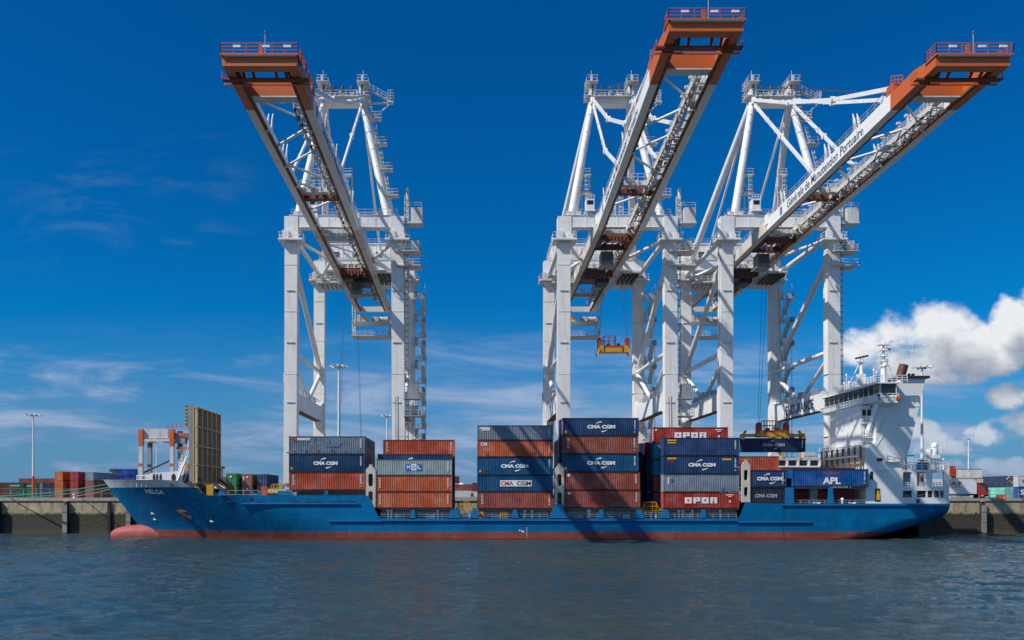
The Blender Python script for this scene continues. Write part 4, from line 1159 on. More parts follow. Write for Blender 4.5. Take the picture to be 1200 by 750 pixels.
    for s in (-1, 1):
        b = MB()
        b.tube((s * 8.7 + bx * .4, 0.2, 54.5), (bx + s * AX, AY, AZ), .80, .62, 16)
        for k in range(6):
            p = Vector((s * 8.7 + bx * .4, .2, 54.5)).lerp(Vector((bx + s * AX, AY, AZ)), .12 + k * .15)
            b.lathe([(.76, -.12), (.76, .12)], p, 14)
        b.build("pylon", WHITE, T)
        b = MB(); b.tube((bx + s * AX, AY + .8, AZ - .3), (s * 9.0, GAUGE - .3, 54.5), .72, .72, 12); b.build("pylon_strut", WHITE, T)
        b = MB(); b.tube((bx + s * AX * .98, AY + 1.2, AZ), (bx + s * (GX + .1), 43.0, gz(43) + GH), .26, .26, 8)
        b.build("backstay", WHITE, T)
        # ladder platforms climbing the right pylon, outside
        if s > 0:
            for k in range(4):
                p = Vector((8.7 + bx * .4, .2, 54.5)).lerp(Vector((bx + AX, AY, AZ)), .18 + k * .22)
                b = MB()
                b.platform(p.x + .6, p.x + 3.0, p.y - .9, p.y + .9, p.z, 0, True, 'nse', t=.14)
                b.beam((p.x + .5, p.y, p.z - 1.3), (p.x + 2.4, p.y, p.z - .14), .13, .13)
                b.ladder((p.x + 1.2, p.y - .5, p.z), (p.x + .6, p.y + .2, p.z + 3.9), .5)
                for a in (1.2, 2.2, 3.2): b.lathe([(.42, -.03), (.42, .03)], (p.x + 1.15 - a * .14, p.y - .45 + a * .17, p.z + a), 8)
                b.build("pylon_platform", WHITE_R, T)
        if s > 0 or True:
            b = MB(); x = bx + s * 1.2 - 4.2 * (s < 0)
            b.ladder((x, 1.6, 54.6), (x, 1.6, 63.5), .55)
            for a in range(9): b.lathe([(.45, -.03), (.45, .03)], (x, 1.25, 56 + a * .85), 8)
            b.platform(x - 1.0, x + 1.0, 1.8, 3.4, 60.0, 0, True, 'nsew'); b.platform(x - .9, x + .9, 1.8, 3.2, 63.5, 0, True, 'nsew')
            b.beam((x - .8, 2.6, 54.5), (x - .8, 2.6, 63.5), .16, .16); b.beam((x + .8, 3.2, 54.5), (x + .8, 3.2, 63.5), .16, .16)
            b.build("ladder_tower", WHITE_R, T)
    # apex
    b = MB()
    b.bx(bx - AX - .3, bx + AX + .3, AY - .9, AY + 1.5, AZ - .9, AZ + .7)
    for s in (-1, 1):
        b.prism([(AY - 1.6, AZ - 1.2), (AY + 1.8, AZ - 1.2), (AY + 2.2, AZ + 3.0), (AY + .6, AZ + 4.2), (AY - .4, AZ + 3.4)], bx + s * AX - .55, bx + s * AX - .25, 'x')
        b.prism([(AY - 1.6, AZ - 1.2), (AY + 1.8, AZ - 1.2), (AY + 2.2, AZ + 3.0), (AY + .6, AZ + 4.2), (AY - .4, AZ + 3.4)], bx + s * AX + .25, bx + s * AX + .55, 'x')
        b.lathe([(.55, -.3), (.55, .3)], (bx + s * AX, AY - 1.0, AZ - .3), 14, 0, 'x')
    ap = b.build("apex_frame", WHITE, T)
    b = MB()
    for k in (-1.9, -.2, 1.6):
        b.lathe([(.3, -.16), (.85, -.16), (.85, .16), (.3, .16)], (bx + k, AY + .5, AZ + 2.3), 16, 1, 'x')
        b.bx(bx + k - .3, bx + k + .3, AY + .2, AY + .8, AZ + .7, AZ + 2.0, 0)
    b.build("sheave", [WHITE_R, DARK_ST], ap)
    b = MB()
    for s in (-1, 1):
        x = bx + s * (AX + .2)
        b.platform(x - 1.1, x + 1.1, AY - 2.0, AY + 2.6, AZ + 3.1, 0, True, 'nsew', t=.1)
        b.platform(x + s * .5 - .8, x + s * .5 + .8, AY - 1.4, AY + 2.0, AZ + .6, 0, True, 'nsew', t=.1)
        b.tube((x, AY, AZ + 3.1), (x, AY, AZ + 6.0), .05); b.bx(x - .3, x + .1, AY - 1.2, AY - .8, AZ + 3.1, AZ + 4.6)
    b.platform(bx - AX, bx + AX, AY - 1.8, AY - .9, AZ + .2, 0, True, 's', t=.1)
    for k in range(6): b.bx(bx - 2.8 + k * 1.1, bx - 2.4 + k * 1.1, AY - 1.5, AY - 1.0, AZ + .2, AZ + .7 + .3 * (k % 3))
    # service arm on the right
    b.beam((bx + AX + .5, AY, AZ + 2.6), (bx + AX + 5.6, AY, AZ - .2), .9, .15); b.rail([(bx + AX + .5, AY - .4, AZ + 2.6), (bx + AX + 5.6, AY - .4, AZ - .2)], 1.1, 1.0); 
    b.beam((bx + AX + .6, AY, AZ - .6), (bx + AX + 5.9, AY, AZ - .4), .3, .3); b.beam((bx + AX + 1.4, AY, AZ - 4.4), (bx + AX + 5.4, AY, AZ - .6), .22, .22)
    b.bx(bx + AX + 5.0, bx + AX + 6.2, AY - .6, AY + .6, AZ - .5, AZ - .3); b.rail([(bx + AX + 5.1, AY - .5, AZ - .3), (bx + AX + 6.1, AY - .5, AZ - .3), (bx + AX + 6.1, AY + .5, AZ - .3)], 2.2, .6, mids=3)
    b.build("railing", WHITE_R, ap)
    # forestays
    for s in (-1, 1):
        xa_ = bx + s * AX; xg = bx + s * (GX - .5)
        end = Vector((xg, joint + .4, gz(joint) + GH + 1.0)); top = Vector((xa_, AY - 1.2, AZ - .4))
        endi = Vector((xg, -25.5, gz(-25.5) + GH + .2))
        if not slack:
            m1 = top.lerp(end, .33) + Vector((0, 0, -1.0)); m2 = top.lerp(end, .66) + Vector((0, 0, -1.0))
            outer = [top, m1, m2, end]; inner = [top + Vector((0, .4, -.6)), top.lerp(endi, .5) + Vector((0, 0, -.5)), endi]
        else:
            outer = [top, Vector((xg, -15.5, 66.6)), Vector((xg, -32.0, 58.6)), end]
            inner = [top + Vector((0, .4, -.6)), Vector((xg - .3, -14.0, 61.6)), Vector((xg, -25.5, gz(-25.5) + GH + .2))]
        for pts, nm in ((outer, "forestay"), (inner, "forestay")):
            b = MB()
            for a, c_ in zip(pts[:-1], pts[1:]):
                d = (c_ - a)
                b.beam(a, c_, .30, .58)
            for p in pts[1:-1]: b.lathe([(.5, -.34), (.5, .34)], p, 12, 0, 'x')
            for t_ in (.17, .5, .83):
                a = pts[0].lerp(pts[1], t_); b.bx(a.x - .2, a.x + .2, a.y - .35, a.y + .35, a.z - .35, a.z + .35)
            b.build(nm, WHITE, T)
    b = MB()
    for k in (-1.2, -.4, .4, 1.2): b.tube((bx + k, AY - .6, AZ + 2.4), (bx + k * 1.6, joint + .8, gz(joint) + GH + .2), .035, n=4)
    for k in (-1.0, 0, 1.0): b.tube((bx + k, AY + 1.2, AZ + 2.4), (bx + k, 36.0, 57.5), .035, n=4)
    b.build("boom_hoist_rope", DARK_ST, T)
    # machinery house
    b = MB()
    b.bx(bx - 9.0, bx + 9.0, 34.5, 47.0, 54.6, 59.4, 0); b.bx(bx - 9.2, bx + 9.2, 34.3, 47.2, 59.4, 59.6, 0)
    for x in (-8.6, -2.9, 2.9, 8.6): b.bx(bx + x - .2, bx + x + .2, 35, 46.5, 52.3, 54.6, 0)
    for k in range(17): b.bx(bx - 8.8 + k * 1.1 - .04, bx - 8.8 + k * 1.1 + .04, 34.44, 34.5, 54.7, 59.3, 0)
    mh = b.build("machinery_house", WHITE, T)
    b = MB(); b.rail([(bx - 9, 34.5, 59.6), (bx + 9, 34.5, 59.6)], 1.1); b.rail([(bx - 9, 34.5, 59.6), (bx - 9, 47, 59.6)], 1.1)
    b.platform(bx - 10, bx + 10, 33.0, 34.4, 54.6, 0, True, 'sew'); b.build("railing", GREY_ST, mh)
    for k in (-6, -1.5, 4): 
        b = MB(); b.bx(bx + k - .7, bx + k + .7, 34.40, 34.43, 56.4, 57.6); b.build("vent", DARK_ST, mh)
    # hung equipment decks below the girders, and the tail platform
    b = MB()
    z = gz(G) - .2
    b.platform(bx - 9.5, bx - GX - .3, G - 3.5, G + 3.0, z, 0, True, 'nsew', t=.3)
    for k in range(5): b.bx(bx - 9 + k, bx - 8.4 + k, G - 2, G + 2, z - .9, z - .3, 0)
    b.build("equipment_deck", WHITE_R, T); b = MB(); b.platform(bx + GX + .3, bx + 9.0, G - 3.5, G + 3.0, z, 0, True, 'nsew', t=.3)
    b.build("equipment_deck", WHITE_R, T)
    b = MB(); ty = tail - 3.5; tz = gz(ty)
    for s in (-1, 1):
        for y in (ty - 2.6, ty + 2.6):
            b.beam((bx + s * 4.6, y, tz - 7.2), (bx + s * 4.6, y, tz + .4), .22, .22)
        b.beam((bx + s * 4.6, ty - 2.6, tz - 7.0), (bx + s * 4.6, ty + 2.6, tz - 3.4), .12, .12)
    for dz_ in (-7.2, -3.6): b.platform(bx - 4.8, bx + 4.8, ty - 2.9, ty + 2.9, tz + dz_, 0, True, 'nsew', t=.14)
    for k in range(8): b.beam((bx - 4.6 + k * 1.15, ty - 2.8, tz - 7.2), (bx - 4.6 + (k + 1) * 1.15, ty - 2.8, tz - 6.1), .08, .08)
    b.bx(bx - 3.6, bx - 1.2, ty - 1.5, ty + 1.2, tz - 3.6, tz - 1.7); b.bx(bx + .2, bx + 2.0, ty - 1.8, ty + .5, tz - 3.6, tz - 2.2); b.lathe([(.8, -1.2), (.8, 1.2)], (bx + 3.0, ty, tz - 2.7), 12, 0, 'x')
    b.bx(bx - 4.8, bx + 4.8, ty + 2.3, ty + 2.9, tz - .1, tz + 1.2)
    b.build("tail_platform", WHITE_R, T)
    # dark machinery deck hung between the girders over the landward legs
    b = MB(); z = gz(27)
    b.bx(bx - 3.2, bx + 3.2, 22.5, 33.5, z + .4, z + .7, 0); b.bx(bx - 3.2, bx + 3.2, 22.4, 22.6, z - .6, z + 1.6, 0)
    for k in range(10): b.bx(bx - 3.1 + k * .66, bx - 2.75 + k * .66, 22.15, 22.4, z - .7 - .2 * (k % 3), z + 1.2, 1 if k % 3 else 0)
    b.bx(bx - 3.0, bx - .5, 23, 26, z - 1.0, z + .4, 1); b.bx(bx + .4, bx + 2.8, 25, 30, z - 1.3, z + .4, 1)
    b.build("machinery_deck", [RUSTRED, DARK_ST], T)
    b = MB(); b.bx(bx + GX + .2, bx + GX + 4.4, 20, 30, z - .35, z, 0)
    for k in range(4): b.bx(bx + GX + .6 + k * 1.0, bx + GX + 1.2 + k * 1.0, 21, 29, z - .9, z - .36, 1)
    b.build("service_deck", [GIRD, DARK_ST], T)
    # trolley with cabin
    y = trolley_y; z = gz(y)
    b = MB()
    for dy_ in (-3.2, 3.2): b.bx(bx - 3.1, bx + 3.1, y + dy_ - .4, y + dy_ + .4, z - .3, z + .75, 0)
    for s in (-1, 1): b.bx(bx + s * 2.7 - .35, bx + s * 2.7 + .35, y - 2.8, y + 2.8, z - .1, z + .9, 0)
    for k in range(5): b.beam((bx - 2.4 + k * 1.2, y - 2.8, z + .6), (bx - 2.4 + k * 1.2, y + 2.8, z + .3), .16, .2, 1)
    for s in (-1, 1):
        for q in (-2.3, 2.3): b.lathe([(.3, -.2), (.62, -.2), (.62, .2), (.3, .2)], (bx + s * 1.4, y + q, z + .2), 12, 1, 'y')
    for k in range(9): b.bx(bx - 2.9 + k * .7, bx - 2.55 + k * .7, y - 3.75, y - 3.62, z - .5 - .25 * (k % 2), z + .5, 0)
    b.rail([(bx - 3, y - 3.5, z + .75), (bx + 3, y - 3.5, z + .75)], 1.0, .9)
    tr = b.build("trolley", [RUSTRED, DARK_ST], T)
    b = MB(); cxx = bx - .6
    b.bx(cxx - 1.2, cxx + 1.2, y + 3.8, y + 6.6, z - 3.0, z - .4, 0); b.bx(cxx - 1.5, cxx + 1.5, y + 3.4, y + 7.0, z - 3.25, z - 3.05, 0)
    for s in (-1, 1): b.beam((cxx + s * 1.0, y + 5, z - .4), (cxx + s * 1.0, y + 3.0, z + .2), .2, .2, 0)
    b.bx(cxx - 1.05, cxx + 1.05, y + 3.77, y + 3.80, z - 2.3, z - .7, 1)
    cb = b.build("cabin", [GREYP, paint("cabin_glass", (.10, .16, .15), .2, .1)], tr)
    # lift mast and stairs on the right hand legs
    x = LX + 1.7
    b = MB()
    for dx_ in (-.35, .35):
        for dy_ in (-.35, .35): b.beam((x + dx_, dy_, 3), (x + dx_, dy_, 58.5), .1, .1, 0)
    z = 3.0
    while z < 58:
        b.beam((x - .35, -.35, z), (x + .35, -.35, z + .6), .06, .06, 0); b.bx(x - .4, x + .4, -.42, -.36, z + .6, z + .72, 1); b.bx(x - 1.0, x - .35, -.05, .05, z, z + .1, 1) if int(z) % 5 == 0 else None
        z += 1.2
    el = b.build("lift_mast", [WHITE_R, DARK_ST], T)
    b = MB(); b.bx(x + .55, x + 2.3, -.9, .9, 19.5, 22.2); b.build("lift_car", GREYP, el)
    b = MB(); b.bx(x + .9, x + 3.1, -1.1, 1.3, 53.2, 56.0); b.bx(x + .2, x + 3.2, -1.3, 1.5, 52.9, 53.2); b.rail([(x + .3, -1.2, 56.0), (x + 3.0, -1.2, 56.0)], .9)
    b.tube((x + .2, 0, 54), (x + .2, 0, 60.0), .3, .3, 10); b.build("lift_head", WHITE_R, el)
    for z in (44.8, 47.6):
        b = MB(); b.platform(LX - .2, x + 2.9, -1.9, 1.9, z, 0, True, 'nse', t=.16); b.bx(x + .9, x + 2.4, -.8, .8, z, z + 2.1) if z > 46 else None; b.build("landing", WHITE_R, T)
    for z in (16.0, 19.4):
        b = MB(); b.platform(LX + 1.2, x + 2.7, -1.7, 1.7, z, 0, True, 'nse', t=.16); b.build("landing", GREY_ST, T)
    b = MB()
    x0, x1 = LX + .9, LX + 3.6
    z = 3.0; k = 0
    while z < 48:
        b.platform(x0, x0 + 2.9, G - 2.2, G - 1.0, z, 0, True, 'nse', t=.1) if k % 2 == 0 else b.platform(x0, x0 + 2.9, G + 2.2, G + 3.4, z, 0, True, 'nse', t=.1)
        ya, yb = (G - 1.0, G + 2.2) if k % 2 == 0 else (G + 2.2, G - 1.0)
        xx = x0 + (.7 if k % 2 == 0 else 2.3)
        b.beam((xx, ya, z), (xx, yb, z + 2.65), .8, .1); b.rail([(xx - .4, ya, z), (xx - .4, yb, z + 2.65)], 1.0, 1.2); b.rail([(xx + .4, ya, z), (xx + .4, yb, z + 2.65)], 1.0, 1.2)
        if k % 2 == 0: b.bx(x0 + 2.2, x0 + 2.95, G - 2.25, G - .9, z + .05, z + 1.15, 1)
        z += 2.65; k += 1
    for xx in (x0 + .05, x0 + 2.8):
        for yy in (G - 1.0, G + 2.2): b.beam((xx, yy, 2), (xx, yy, 49), .12, .12)
    b.build("stair_tower", [WHITE_R, GREYP], T)
    # kiosk and odds on the upper cross beam
    b = MB(); b.bx(bx - 5.9, bx - 4.3, -1.3, .5, 55.4, 57.6, 0); b.bx(bx - 6.1, bx - 4.1, -1.5, .7, 55.2, 55.4, 0); b.bx(bx - 5.7, bx - 4.5, -1.33, -1.30, 56.5, 57.3, 1); b.rail([(bx - 5.9, -1.3, 57.6), (bx - 4.3, -1.3, 57.6)], .8, .6)
    b.bx(bx - 5.6, bx - 4.7, -.9, .3, 54.5, 55.2, 0); b.build("control_kiosk", [WHITE, GLASS], T)
    for xx in (-9.4, -7.4, 6.6, 8.6):
        b = MB(); b.bx(xx - .4, xx + .4, -.6, .3, 54.58, 55.5 + .3 * (xx > 7)); b.build("cable_box", WHITE_R, T)
    return T

c1 = make_crane(-24.05, -1.05, "white crane nearest the ship's bow with an orange boom tip pointing left", 0.0, 25.0)
c2 = make_crane(28.5, -.2, "white crane with its boom raised highest, an empty yellow spreader hanging under it", R(4.1), 2.5, True)
c3 = make_crane(59.8, .4, "white crane lettered along its boom, lifting a navy container beside the superstructure", 0.0, 4.0, portal_name="ENDURANCE")

# ---------------------------------------------------------------- spreaders on their ropes
def spreader(x, y, z, L, label, top, gear=True):
    T = thing("container_spreader", label, "spreader", (x, y, z), 0, "container spreaders under the cranes")
    h = L / 2
    b = MB()
    for yy in (-.6, .6): b.bx(-h * .55, h * .55, yy - .26, yy + .26, .25, 1.0)
    b.bx(-1.6, 1.6, -.9, .9, .22, 1.06)
    for s in (-1, 1): b.bx(s * 2.4 - .4, s * 2.4 + .4, -.95, .95, .2, 1.5)
    f = b.build("frame", YELLOW, T)
    for s in (-1, 1):
        b = MB()
        for yy in (-.3, .3): b.bx(*sorted((s * h * .5, s * (h - .2))), yy - .2, yy + .2, .3, .84)
        b.bx(*sorted((s * (h - .35), s * h)), -1.2, 1.2, .12, .9)
        for yy in (-1.1, 1.1): b.beam((s * (h - .1), yy, .5), (s * (h + .12), yy * 1.12, -.35), .3, .14)
        b.beam((s * (h - .35), 0, .7), (s * (h - .8), 0, 1.5), .5, .4)
        b.build("end_arm", YELLOW, f)
    b = MB()
    b.bx(-2.9, 2.9, -.75, -.35, 1.05, 1.55); b.bx(-2.9, 2.9, .35, .75, 1.05, 1.55)
    for s in (-1, 1):
        b.bx(s * 2.7 - .35, s * 2.7 + .35, -.9, .9, 1.0, 2.5); b.lathe([(.55, -.25), (.55, .25)], (s * 2.7, 0, 2.6), 14, 0, 'y')
    hb = b.build("headblock", REDP, T)
    b = MB(); b.rail([(-1.9, -.8, 1.55), (.3, -.8, 1.55), (.3, .8, 1.55), (-1.9, .8, 1.55), (-1.9, -.8, 1.55)], 1.9, 1.1, .05); b.build("basket", REDP, hb)
    b = MB()
    for s in (-1, 1): b.beam((s * h * .52, -.6, .85), (s * 1.5, -.6, 1.3), .22, .22); b.bx(s * 1.0 - .3, s * 1.0 + .3, -.4, .4, 1.56, 2.0)
    b.build("gear", DARK_ST, T)
    b = MB()
    for s in (-1, 1):
        for yy in (-.5, .5): b.tube((s * 2.7, yy, 2.7), (s * 1.25, yy * 3, top - z), .04, n=4)
    b.build("hoist_rope", DARK_ST, T)
    return T
H3 = 2.72
z3 = 15.7
sp = spreader(60.0, 169.0, z3 + H3 + .02, 12.1, "yellow spreader with red headblock gripping a navy container", 56.6)
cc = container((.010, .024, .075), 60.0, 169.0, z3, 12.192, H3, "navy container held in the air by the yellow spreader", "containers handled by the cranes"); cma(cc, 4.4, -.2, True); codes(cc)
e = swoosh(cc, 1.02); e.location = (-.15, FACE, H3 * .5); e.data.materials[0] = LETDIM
spreader(28.25, 167.5, 34.9, 6.2, "empty yellow spreader with red headblock hanging in mid air", 56.5)
spreader(-26.5, 190.0, 9.0, 6.2, "hoist ropes of the bow crane dropping to a spreader hidden behind the stacked cargo", 56.0)

# ---------------------------------------------------------------- container ship
YC, HBM = 147.6, 10.45
SHIP = thing("container_ship", "blue hulled feeder container ship with red boot top moored under the cranes", "container ship", (0, YC, 0))
ZWL = 1.3
def stem_x(z): return -56.8 - (max(z, 0) - 1.4) * .775 if z > 1.4 else -56.8 + (1.4 - z) * .4
def half(x, z):
    b = HBM
    le = 40 - 1.9 * max(0, min(z, 10))          # entrance gets shorter up the flare
    t = (x - stem_x(z)) / le
    if t < 1: b = HBM * max(0.0, 1 - (1 - max(t, 0)) ** (1.75 + .05 * max(z, 0)))
    zk = -4.0 if x < 50 else -4.0 + 6.6 * ((x - 50) / 27.6) ** 1.25     # keel line rising aft
    r = 1.6 + max(0, (x - 50)) * .055
    q = (z - zk) / r
    if q < 1: b *= max(0.0, 1 - (1 - max(q, 0)) ** 2.4) ** .55
    if x > 70: b *= 1 - .06 * ((x - 70) / 7.6) ** 3
    return b
def xs_range(x0, x1, n): return [x0 + (x1 - x0) * i / n for i in range(n + 1)]
XB = [px for px in xs_range(0, 1, 34)]
def stations(z):
    s = stem_x(z)
    a = [s + (-18 - s) * (u ** 1.5) for u in XB]
    return a + xs_range(-18, 50, 14)[1:] + xs_range(50, 77.6, 14)[1:]
def shell(levels, name, mat, side_both=True):
    b = MB()
    rows = [stations(z) for z in levels]
    n = len(rows[0])
    for sg in (-1, 1):
        vs = []
        for z, r in zip(levels, rows):
            for x in r: vs.append((x, sg * half(x, z), z))
        fs = []
        for j in range(len(levels) - 1):
            for i in range(n - 1): fs.append((j * n + i, j * n + i + 1, (j + 1) * n + i + 1, (j + 1) * n + i))
        b.add(vs, fs, 0, True)
    # transom
    vs = []
    for z in levels: vs += [(77.6, -half(77.6, z), z), (77.6, half(77.6, z), z)]
    b.add(vs, [(2 * j, 2 * j + 1, 2 * j + 3, 2 * j + 2) for j in range(len(levels) - 1)], 0)
    return b.build(name, mat, SHIP)
shell([-4.0, -2.5, -1.5, -.8, -.3, .1, .5, .9, ZWL], "hull_bottom", HR)
shell([ZWL, 1.7, 2.1, 2.6, 3.0, 3.35], "hull", HB)

# upper side with its varying sheer, two shells joined on the cap
def z_top(x):
    px = 550 + x * 1000 / 137.15
    K = [(0, 10.05), (190, 9.62), (214, 9.45), (238, 7.12), (430, 7.12), (434, 6.6), (437, 5.7), (440, 4.7), (443, 3.9), (447, 3.45), (864, 3.45), (867, 3.9), (870, 5.0), (873, 5.9), (876, 6.1), (884, 5.82), (1300, 5.78)]
    for (a, za), (c, zc) in zip(K[:-1], K[1:]):
        if a <= px <= c: return za + (zc - za) * (px - a) / (c - a)
    return K[-1][1]
def upper():
    b = MB(); grey = MB()
    xs = sorted(set([round(v, 3) for v in
        [stem_x(3.35) + (-30 - stem_x(3.35)) * (u ** 1.4) for u in xs_range(0, 1, 30)] + xs_range(-30, -17, 8) + [PX(p, 137.15) for p in (212, 214, 225, 238, 430, 432, 434, 435.5, 437, 438.5, 440, 441.5, 443, 445, 447, 864, 865.5, 867, 868.5, 870, 871.5, 873, 874.5, 876, 880, 884)] + xs_range(-13, 42, 20) + xs_range(46, 77.6, 24)]))
    L = [0, .12, .25, .4, .55, .7, .85, 1.0]
    for sg in (-1, 1):
        grid = []
        for x in xs:
            col = []
            for u in L:
                z = 3.35
                # rake the first stations forward so the stem stays a clean line
                x0 = xs[0]
                zt = z_top(x)
                z = 3.35 + (zt - 3.35) * u
                f = max(0.0, 1 - (x - x0) / 26.0)
                xx = x + (stem_x(z) - stem_x(3.35)) * f
                zt2 = z_top(xx) if f > 0 else zt
                z = 3.35 + (zt2 - 3.35) * u
                xx = x + (stem_x(z) - stem_x(3.35)) * f
                col.append((xx, sg * half(xx, z), z))
            grid.append(col)
        vs = [p for c in grid for p in c]; n = len(L)
        b.add(vs, [(i * n + j, (i + 1) * n + j, (i + 1) * n + j + 1, i * n + j + 1) for i in range(len(xs) - 1) for j in range(n - 1)], 0, True)
    vs = []
    for z in (3.35, 4.4, 5.78): vs += [(77.6, -half(77.6, z), z), (77.6, half(77.6, z), z)]
    b.add(vs, [(0, 1, 3, 2), (2, 3, 5, 4)], 0)
    return b
ub = upper()
hull_up = bpy.data.objects.new("topside", None)
me = ub.mesh("topside", [HB, HG])
# grey strake of paint round the forecastle: split the faces along that level
bm = bmesh.new(); bm.from_mesh(me)
bmesh.ops.bisect_plane(bm, geom=bm.verts[:] + bm.edges[:] + bm.faces[:], plane_co=(0, 0, 8.45), plane_no=(0, 0, 1))
for f in bm.faces:
    c = f.calc_center_median()
    if c.z > 8.45: f.material_index = 1
bm.to_mesh(me); bm.free()
bpy.data.objects.remove(hull_up)
top_o = bpy.data.objects.new("topside", me); COL.objects.link(top_o); top_o.parent = SHIP

# decks
def deck(x0, x1, z, n=24):
    b = MB(); xs = xs_range(x0, x1, n)
    vs = [(x, s * max(half(x, z) - .05, .02), z) for x in xs for s in (-1, 1)]
    b.add(vs, [(2 * i, 2 * i + 1, 2 * i + 3, 2 * i + 2) for i in range(n)])
    return b.build("deck", DECK, SHIP)
deck(-60.5, -44, 8.3); deck(-44, -15.9, 6.0); deck(-15.9, 44.6, 3.4); deck(44.6, 77.5, 5.3)
# bulb
b = MB()
prof = []
for i in range(15):
    a = math.pi * i / 14
    prof.append((1.78 * math.sin(a) ** .8 * (1 if i < 7 else 1), -6.0 * math.cos(a)))
b.lathe(prof, (-56.0, 0, .32), 22, 0, 'x')
for i, v in enumerate(b.v): b.v[i] = (v[0], v[1] * .9, v[2])
b.build("bulbous_bow", BULBRED, SHIP)
# rubbing strakes
for (p0, p1, py) in ((283, 420, 590.0), (385, 447, 610.2), (447, 864, 609.6), (864, 950, 611.5), (915, 1108, 591.6)):
    z = PZ(py, 137.15); xa_, xb_ = PX(p0, 137.15), PX(p1, 137.15)
    b = MB(); xs = xs_range(xa_, xb_, 18)
    for a, c in zip(xs[:-1], xs[1:]):
        b.beam((a, -half(a, z) - .08, z), (c, -half(c, z) - .08, z), .34, .22)
    b.build("rubbing_strake", HBP, SHIP)
NY = -HBM - .02      # near side, ship local
def LX_(px): return PX(px, 137.2)
def LZ_(py): return PZ(py, 137.2)
# bulwark posts
def post(poly):
    b = MB(); b.prism([(LX_(a), LZ_(c)) for a, c in poly], NY + .02, NY + .32, 'y'); b.build("bulwark_post", HBP, SHIP)
    b = MB(); b.prism([(LX_(a), LZ_(c)) for a, c in poly], -NY - .32, -NY - .02, 'y'); b.build("bulwark_post", HBP, SHIP)
base = 608.2
post([(480.6, base), (487, base), (486, 597.6), (481.6, 597.6)])
post([(525.4, base), (540.6, base), (535.5, 597.6), (528, 597.6)])
post([(549.5, base), (561, base), (560.2, 597.6), (554.4, 597.6)])
post([(600, base), (608, base), (605.8, 597.4), (601.4, 597.4)])
post([(642.5, base), (666.5, base), (661.5, 599), (659.5, 590), (651, 590), (647, 598)])
post([(702, base), (708, base), (706.6, 597), (702.8, 597)])
post([(743.4, base), (755.5, base), (753, 600), (751, 597), (746.5, 597)])
post([(774.6, base), (785.4, base), (783, 598), (781, 597), (776.2, 597)])
post([(821, base), (827.4, base), (826.4, 597), (822, 597)])
post([(920, 590.2), (930.3, 590.2), (930, 571.4), (920.6, 571.4)])
post([(970.4, 590.2), (977.4, 590.2), (975.8, 571.4), (971.6, 571.4)])
post([(255.5, 580.7), (266, 580.7), (262, 577.4), (260.2, 575.4), (257.4, 575.4), (255.8, 577.4)])
post([(301.8, 580.7), (306, 580.7), (305.8, 575.2), (302, 575.2)])
post([(325.6, 580.7), (343, 580.7), (339.8, 575.0), (325.8, 575.0)])
post([(380, 580.7), (384.6, 580.7), (384.4, 575.0), (380.4, 575.0)])
# dark slots and fairleads
def slot(px, py, w, h, mat=None):
    x, z = LX_(px), LZ_(py); y = -half(x, z)
    b = MB(); n = 12
    b.prism([(x + w / 2 * math.cos(2 * math.pi * i / n), z + h / 2 * math.sin(2 * math.pi * i / n)) for i in range(n)], y - .05, y + .2, 'y')
    return b.build("fairlead", mat or BLACK, SHIP)
slot(294, 584, .75, .42); slot(199, 567.5, .85, .6)
for px in (272, 288, 306, 347, 362, 373, 390, 402, 413): slot(px, 588.0, 1.4, .18)
# guard rails in the deck openings, with pipes and fittings
b = MB()
y = NY + .55
for (p0, p1, z_, h_) in ((446, 527, 3.4, 1), (540, 642, 3.4, 1), (666, 744, 3.4, 1), (755, 864, 3.4, 1), (930, 1016, 5.3, 1.05), (880, 920, 5.3, 1.05), (266, 302, 6.0, 1.9)):
    b = MB(); b.rail([(LX_(p0), y, z_), (LX_(p1), y, z_)], h_, 1.25, .035, mids=2)
    b.build("guard_rail", GREY_ST, SHIP)
rnd = random.Random(3)
for px in (454, 458, 512.8, 615.5, 624, 690, 692, 797, 802, 813, 846, 990):
    b = MB(); x = LX_(px); z0 = 3.4 if px < 870 else 5.3
    b.tube((x, NY + 1.0, z0), (x, NY + 1.0, z0 + 1.1), .16, n=10); b.lathe([(.24, 0), (.26, .2), (.1, .34)], (x, NY + 1.0, z0 + 1.1), 10); b.build("vent_pipe", SHIPW, SHIP)
for px in (466, 505, 584, 680, 735, 808, 960, 1002):
    b = MB(); x = LX_(px); z0 = 3.4 if px < 870 else 5.3
    b.lathe([(.22, -.5), (.34, -.5), (.34, -.42), (.2, -.38), (.2, .38), (.34, .42), (.34, .5)], (x, NY + 1.1, z0 + .45), 12, 0, 'x'); b.bx(x - .6, x + .6, NY + .9, NY + 1.3, z0, z0 + .2); b.build("mooring_winch", SHIPW if px % 2 else LGREYP, SHIP)
b = MB(); x = LX_(564.5); b.bx(x - .12, x + .12, NY + .45, NY + .5, 3.5, 4.5); b.bx(x - .5, x + .5, NY + .40, NY + .45, 3.6, 3.95, 0); b.bx(x - .3, x + .3, NY + .38, NY + .44, 4.0, 4.5, 1); b.build("hose_reel", [paint("reel_red", (.6, .04, .02), .4, .2), YELLOW], SHIP)
b = MB(); x = LX_(590.5); b.rail([(x - .5, NY + .5, 3.4), (x + .5, NY + .5, 3.4)], 1.1, .33, .06); b.build("safety_gate", YELLOW, SHIP)
